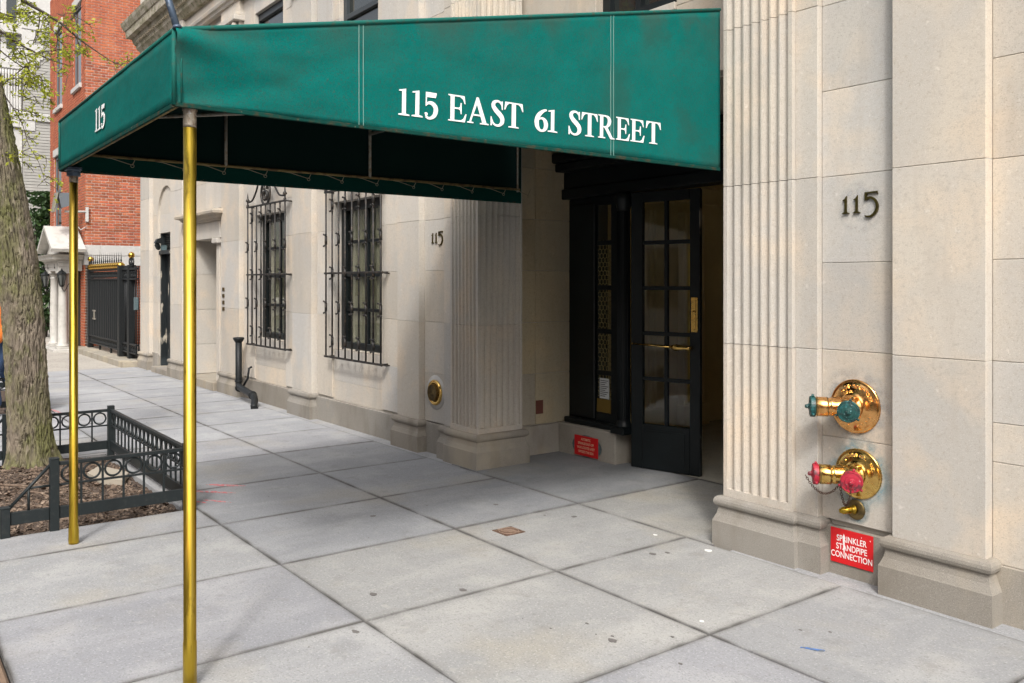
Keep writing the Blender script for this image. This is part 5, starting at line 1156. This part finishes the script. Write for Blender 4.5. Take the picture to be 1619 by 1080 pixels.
for zc in (.32, 1.818):
    p = None
    for k in range(30):
        x = X0 + .05 + k * .141
        if p is None: b = MB(); b.torus((x, yg - .01, zc), (0, 1, 0), .05, .014, 12, 5); b.box(x + .06, x + .08, yg - .025, yg + .005, zc - .07, zc + .07); p = (b.build('ring', M['iron'], gt), x)
        else: again(p[0], (x - p[1], 0, 0), gt)
p = None
for k in range(15):
    x = X0 + .03 + k * .205
    if p is None:
        b = MB(); b.lathe([(.010, 1.94), (.010, 2.08), (.02, 2.11), (.012, 2.14), (0, 2.31)], (x, yg, 0), n=6); p = (b.build('spike', M['iron'], gt), x)
        c = MB(); c.lathe([(.03, 1.945), (.085, 1.975), (.085, 2.03), (.03, 2.075)], (x, yg - .01, 0), n=8); g_ = c.build('gilt_collar', M['gold'], gt)
    else: again(p[0], (x - p[1], 0, 0), gt); again(g_, (x - p[1], 0, 0), gt)
for x, y in ((X0 - .1, yg), (-18.62, yg + .02), (-17.98, yg + .1)):
    b = MB(); b.lathe([(.03, 2.0), (.05, 2.03), (.02, 2.06), (.02, 2.14)], (x, y, 0), n=10); 
    for s in (-1, 1): b.tube(catmull([(x, y, 2.02), (x + s * .12, y, 1.98), (x + s * .18, y, 2.06), (x + s * .12, y, 2.14), (x + s * .05, y, 2.10)], 4), .014, 6)
    b.build('scroll_finial', M['iron'], gt)
    b = MB(); b.sphere((x, y, 2.20), .065, 14); b.build('ball', M['gold'] if x < -18 else M['iron'], gt)
for k in range(4): x = -19.05 + k * .14; b = MB(); b.cyl((x, yg, .13), (x, yg, 1.98), .016, n=6); b.build('bar', M['iron'], gt)
for k in range(3): x = -18.48 + k * .16; b = MB(); b.cyl((x, yg + .05, .13), (x, yg + .05, 1.98), .016, n=6); b.build('bar', M['iron'], gt)
for x in (-21.4, -20.3, -19.5): b = MB(); b.box(x - .02, x + .02, yg - .02, yg + .02, .112, .23); b.build('gate_foot', M['iron'], gt)
b = MB()
for x0, x1, z0, z1 in ((-21.95, -21.66, .975, 1.01), (-21.95, -21.66, .79, .825), (-21.85, -21.76, .825, .975)): b.box(x0, x1, yg - .05, yg - .036, z0, z1)
b.build('maker_emblem', M['frame_bar'], gt)
b = MB(); b.box(-18.28, -18.16, yg - .02, yg + .04, 1.1, 1.35, .004); b.build('latch_box', M['plate_dark'], gt)

# ------------------------------------------------------------------ farther buildings and planting
gb = thing('grey_house', 'tall grey painted brick house with white quoins and a white bay, farther down the street', 'house', (-36, 7, 0))
b = MB(); z = 0; rows_ = 0
b.box(-42, -34.03, 4.5, 12, 0, 16)
b.build('wall', M['grey_brick'], gb)
b = MB()
while z < 15.9:
    b.box(-34.035, -34.0 + random.uniform(-.006, .006), 4.48, 9.5, z + .008, z + .098); z += .105
struct(b.build('brick_course', M['grey_brick'], gb), 'stuff')
for k in range(22):
    w = .62 if k % 2 else .38; z0 = 3.9 + k * .5
    if z0 > 13: break
    if 4.6 < z0 < 8.9 and k % 2: continue
    if z0 < 8.4: w *= .0 if not (6.2 < z0 < 7.3) else 1.
    if w > .1: b = MB(); b.box(-34.4, -33.96, 4.44, 4.47 + w, z0, z0 + .49, .01); b.build('quoin', M['white_trim'], gb)
b = MB(); b.box(-42, -33.93, 4.40, 9.5, 7.25, 7.52, .02); b.build('string_course', M['white_trim'], gb)
b = MB(); b.box(-34.6, -33.95, 4.42, 5.0, 9.15, 9.9, .02); b.box(-34.6, -33.94, 4.43, 5.35, 10.4, 11.6, .02); b.build('white_pier', M['white_trim'], gb)
bay = MB(); bay.box(-36.6, -34.1, 3.75, 4.49, 7.0, 7.3, .02); bay.box(-36.6, -34.1, 3.75, 4.49, 9.0, 9.25, .02); bay.box(-36.5, -34.2, 3.85, 4.49, 9.25, 13, .02); bay.box(-36.5, -34.2, 3.85, 4.49, 3, 7.0, .02)
bay.box(-34.4, -34.0, 3.6, 4.49, 10.2, 10.55, .02)
bo = bay.build('bay', M['white_trim'], gb)
pr = None
for k in range(16):
    x = -34.2 - (k // 2 if k > 7 else 0) * .3 if k > 7 else -34.18; y = 3.82 + k * .085 if k < 8 else 3.82
    if pr is None: b = MB(); b.lathe([(.03, 7.3), (.05, 7.4), (.025, 7.55), (.055, 7.9), (.03, 8.3), (.03, 8.8), (.05, 9.0)], (x, y, 0), n=8); pr = (b.build('baluster', M['white_trim'], bo), x, y)
    else: again(pr[0], (x - pr[1], y - pr[2], 0), bo)
for x0, x1, z0, z1 in ((-35.3, -34.5, 9.7, 12.5), (-36.3, -35.5, 9.7, 12.5), (-35.3, -34.5, 4.2, 6.6)):
    b = MB(); b.box(x0, x1, 3.84, 3.86, z0, z1); b.build('window', M['glass'], gb)
b = MB(); b.box(-34.195, -34.18, 4.0, 4.3, 9.7, 12.5); b.build('window', M['glass'], gb)
br_ = thing('brownstone_house', 'brownish house glimpsed at the far left behind the branches', 'house', (-48, 6, 0))
b = MB(); b.box(-58, -43, 3.2, 12, 0, 22); b.build('wall', mat('brownstone', (.23, .17, .13), .9, layers=[(1.5, (.30, .23, .18), .45, .6, .7)]), br_)
for k in range(5):
    for z0 in (4, 8, 12, 16): b = MB(); b.box(-44.3 - k * 2.6, -43.3 - k * 2.6, 3.15, 3.22, z0, z0 + 2.2); b.build('window', M['glass'], br_)
hd = thing('ivy_shrub', 'dark green leafy shrub between the portico and the grey house', 'shrub', (-29.5, 4.3, 0))
b = MB(); rr = random.Random(8)
for k in range(5200):
    u = rr.random(); zz = 4.25 * u ** .8 + .1; w = (1.0 - .45 * (zz / 4.3) ** 2) * (.8 + .4 * noise.noise((zz * 2, 3, 1)))
    c = Vector((-29.6 + rr.gauss(0, .55) * w, 4.55 + rr.gauss(0, .50) * w, zz + .18 * noise.noise((zz * 4, u * 9, 2))))
    d = Vector((rr.gauss(0, 1), rr.gauss(0, 1), rr.gauss(0, .6))).normalized() * rr.uniform(.06, .12); e = d.orthogonal().normalized() * rr.uniform(.03, .055); n_ = d.cross(e).normalized() * .012
    b.quad(c - d, c + e + n_, c + d, c - e + n_)
b.build('foliage', M['ivy'], hd)
b = MB()
for k in range(7): a = k * .9; b.tube([(-29.6, 4.5, -.1), (-29.6 + .2 * math.cos(a), 4.5 + .2 * math.sin(a), 1.4), (-29.6 + .5 * math.cos(a), 4.5 + .45 * math.sin(a), 3.4)], [.04, .03, .01], 6)
b.build('stem', M['twig'], hd)

# ------------------------------------------------------------------ person half hidden by the trunk
pe = thing('person', 'person in an orange jacket and blue jeans, mostly hidden behind the tree trunk', 'person', (-12.45, 1.41, 0))
def skinned(name, joints, edges, m, parent, sub=2):
    me = bpy.data.meshes.new(name); me.from_pydata([j[:3] for j in joints], edges, []); me.materials.append(m)
    o = bpy.data.objects.new(name, me); COL.objects.link(o); place(o, (-12.45, 1.41, 0), parent)
    sk = o.modifiers.new('skin', 'SKIN'); ly = me.skin_vertices[0] if me.skin_vertices else None
    if ly is None:
        bmx = bmesh.new(); bmx.from_mesh(me); bmx.verts.layers.skin.verify(); bmx.to_mesh(me); bmx.free(); ly = me.skin_vertices[0]
    for k, j in enumerate(joints): ly.data[k].radius = (j[3], j[4] if len(j) > 4 else j[3]); ly.data[k].use_root = (k == 0)
    sk.use_smooth_shade = True; sb = o.modifiers.new('sub', 'SUBSURF'); sb.levels = sub; sb.render_levels = sub; return o
J = [(0, 0, .95, .14, .11), (0, 0, 1.2, .13, .10), (0, 0, 1.42, .15, .10), (0, 0, 1.52, .055), (0, -.01, 1.60, .075, .09), (0, -.01, 1.72, .07, .085),
     (.19, 0, 1.40, .055), (.25, .02, 1.13, .042), (.24, -.10, .90, .032), (.24, -.14, .82, .028), (-.19, 0, 1.40, .055), (-.25, .03, 1.13, .042), (-.24, -.06, .90, .032), (-.24, -.09, .82, .028),
     (.10, 0, .88, .085), (.11, -.12, .48, .06), (.11, -.06, .09, .04), (.11, -.2, .04, .035), (-.10, 0, .88, .085), (-.11, .05, .48, .06), (-.11, .22, .12, .04), (-.11, .14, .04, .035)]
E_ = [(0, 1), (1, 2), (2, 3), (3, 4), (4, 5), (2, 6), (6, 7), (7, 8), (8, 9), (2, 10), (10, 11), (11, 12), (12, 13), (0, 14), (14, 15), (15, 16), (16, 17), (0, 18), (18, 19), (19, 20), (20, 21)]
skinned('body', J, E_, M['skin'], pe)
skinned('jacket', [(0, 0, .86, .175, .135), (0, 0, 1.0, .18, .14), (0, 0, 1.2, .17, .13), (0, 0, 1.43, .175, .12), (0, 0, 1.52, .08), (.20, 0, 1.41, .08), (.26, .02, 1.13, .065), (.25, -.10, .90, .055), (-.20, 0, 1.41, .08), (-.26, .03, 1.13, .065), (-.25, -.06, .90, .055)], [(0, 1), (1, 2), (2, 3), (3, 4), (3, 5), (5, 6), (6, 7), (3, 8), (8, 9), (9, 10)], M['jacket'], pe)
skinned('jeans', [(0, 0, .93, .155, .125), (.10, 0, .86, .10), (.11, -.12, .48, .075), (.11, -.06, .10, .06), (-.10, 0, .86, .10), (-.11, .05, .48, .075), (-.11, .22, .13, .06)], [(0, 1), (1, 2), (2, 3), (0, 4), (4, 5), (5, 6)], M['jeans'], pe)
b = MB(); b.sphere((-12.45, 1.412, 1.73), .108, 16, 1.05); b.build('hair', M['hair'], pe)
for x, y in ((.11, -.14), (-.11, .16)): b = MB(); b.sphere((-12.45 + x, 1.41 + y, .045), .055, 10, .8); b.box(-12.45 + x - .045, -12.45 + x + .045, 1.41 + y - .12, 1.41 + y + .1, .0, .05, .015); b.build('shoe', M['shoe'], pe)

# ------------------------------------------------------------------ marks and small things on the pavement
def blot(x, y, rx, ry, seed, ang=0.):
    n = 22; c, s = math.cos(ang), math.sin(ang); P = []
    for k in range(n):
        a = 2 * math.pi * k / n; q = 1 + .35 * noise.noise((math.cos(a) * 1.5 + seed, math.sin(a) * 1.5, seed * 1.7)) + .22 * noise.noise((math.cos(a) * 4 + seed, math.sin(a) * 4, seed)); u, v = rx * q * math.cos(a), ry * q * math.sin(a); P.append((x + u * c - v * s, y + u * s + v * c))
    return P
b = MB(); rr = random.Random(4)
G_ = [(-4.091, 2.164, .02), (-3.86, 2.579, .022), (-3.704, 1.866, .018), (-2.9, 2.766, .022), (-3.679, 3.842, .02), (-3.643, 3.931, .014), (-5.195, 3.765, .024), (-4.597, 4.012, .024), (-5.463, 2.889, .022), (-3.12, 2.805, .008), (-2.938, 2.80, .007), (-2.764, 3.017, .008)]
for k in range(46): G_.append((rr.uniform(-12, -1.6), rr.uniform(1.0, 4.2), rr.uniform(.003, .009)))
for k, (x, y, r) in enumerate(G_): b.prism_z(blot(x, y, r * rr.uniform(.8, 1.3), r * .85, k * 1.3), .0004, .0014)
struct(b.build('flattened_gum', M['gum']), 'stuff')
b = MB()
for k, (x, y, r) in enumerate([(-3.516, 4.16, .020), (-2.801, 3.267, .011), (-3.945, 4.143, .012)]): b.prism_z(blot(x, y, r * 1.3, r, k * 2.1), .0006, .0024)
struct(b.build('white_droppings', M['white_spot']), 'stuff')
b = MB()
for k, (x, y, rx, ry, a) in enumerate([(-6.86, 2.20, .26, .022, .75), (-7.02, 2.36, .16, .028, .8), (-6.55, 2.14, .13, .014, .6), (-6.62, 2.02, .10, .012, .5), (-8.0, 2.08, .36, .022, .05), (-7.55, 2.05, .35, .02, .1), (-12.3, 2.0, .25, .02, .1)]): b.prism_z(blot(x, y, rx, ry, k * 3.1, a), .0006, .0016 + k * .0002)
struct(b.build('red_spray_marks', M['red_spray']), 'stuff')
b = MB(); b.prism_z([(-2.335, 3.388), (-2.30, 3.405), (-2.272, 3.412), (-2.245, 3.438), (-2.25, 3.452), (-2.285, 3.428), (-2.312, 3.417), (-2.335, 3.395)], .0006, .003); tag(b.build('blue_scrap', M['blue_mark']), 'small curved grey and blue scrap on the pavement before the wall', 'scrap')
t = thing('drain_cover', 'small square rusty cast iron cover set in the pavement before the entrance', 'drain cover', (-4.588, 3.43, 0))
b = MB(); b.box(-4.67, -4.51, 3.352, 3.51, -.02, .003, .001); b.build('plate', M['rust'], t)
b = MB(); b.prism_z(blot(-4.59, 3.432, .05, .03, 1, .8), .0035, .008); b.prism_z(blot(-4.645, 3.40, .018, .012, 2, .8), .0035, .007); b.prism_z(blot(-4.535, 3.465, .018, .012, 4, .8), .0035, .007); b.torus((-4.59, 3.432, .004), (0, 0, 1), .066, .003, 20, 5); b.build('raised_pattern', M['rust_light'] if 'rust_light' in M else M['frame_bar'], t)

# ------------------------------------------------------------------ across the street: only reflections see it
rr = random.Random(2)
for x0, x1, h, c, nm in ((-60, -38, 13, 'grey_brick', 'a'), (-38, -24, 15, 'brick', 'b'), (-24, -9, 12, 'stone', 'c'), (-9, 4, 14, 'white_trim', 'd'), (4, 18, 12, 'brick', 'e'), (18, 40, 15, 'stone', 'f')):
    b = MB(); b.box(x0, x1 - .02, -26, -15.5, -.3, h); o = struct(b.build('opposite_facade', M[c]))
    b = MB()
    for k in range(int((x1 - x0) / 2.4)):
        for z0 in (.8, 4.4, 7.6, 10.4):
            if z0 + 2 < h: b.box(x0 + .8 + k * 2.4, x0 + 1.9 + k * 2.4, -15.52, -15.46, z0, z0 + 2.)
    b.build('window', M['glass'], o)
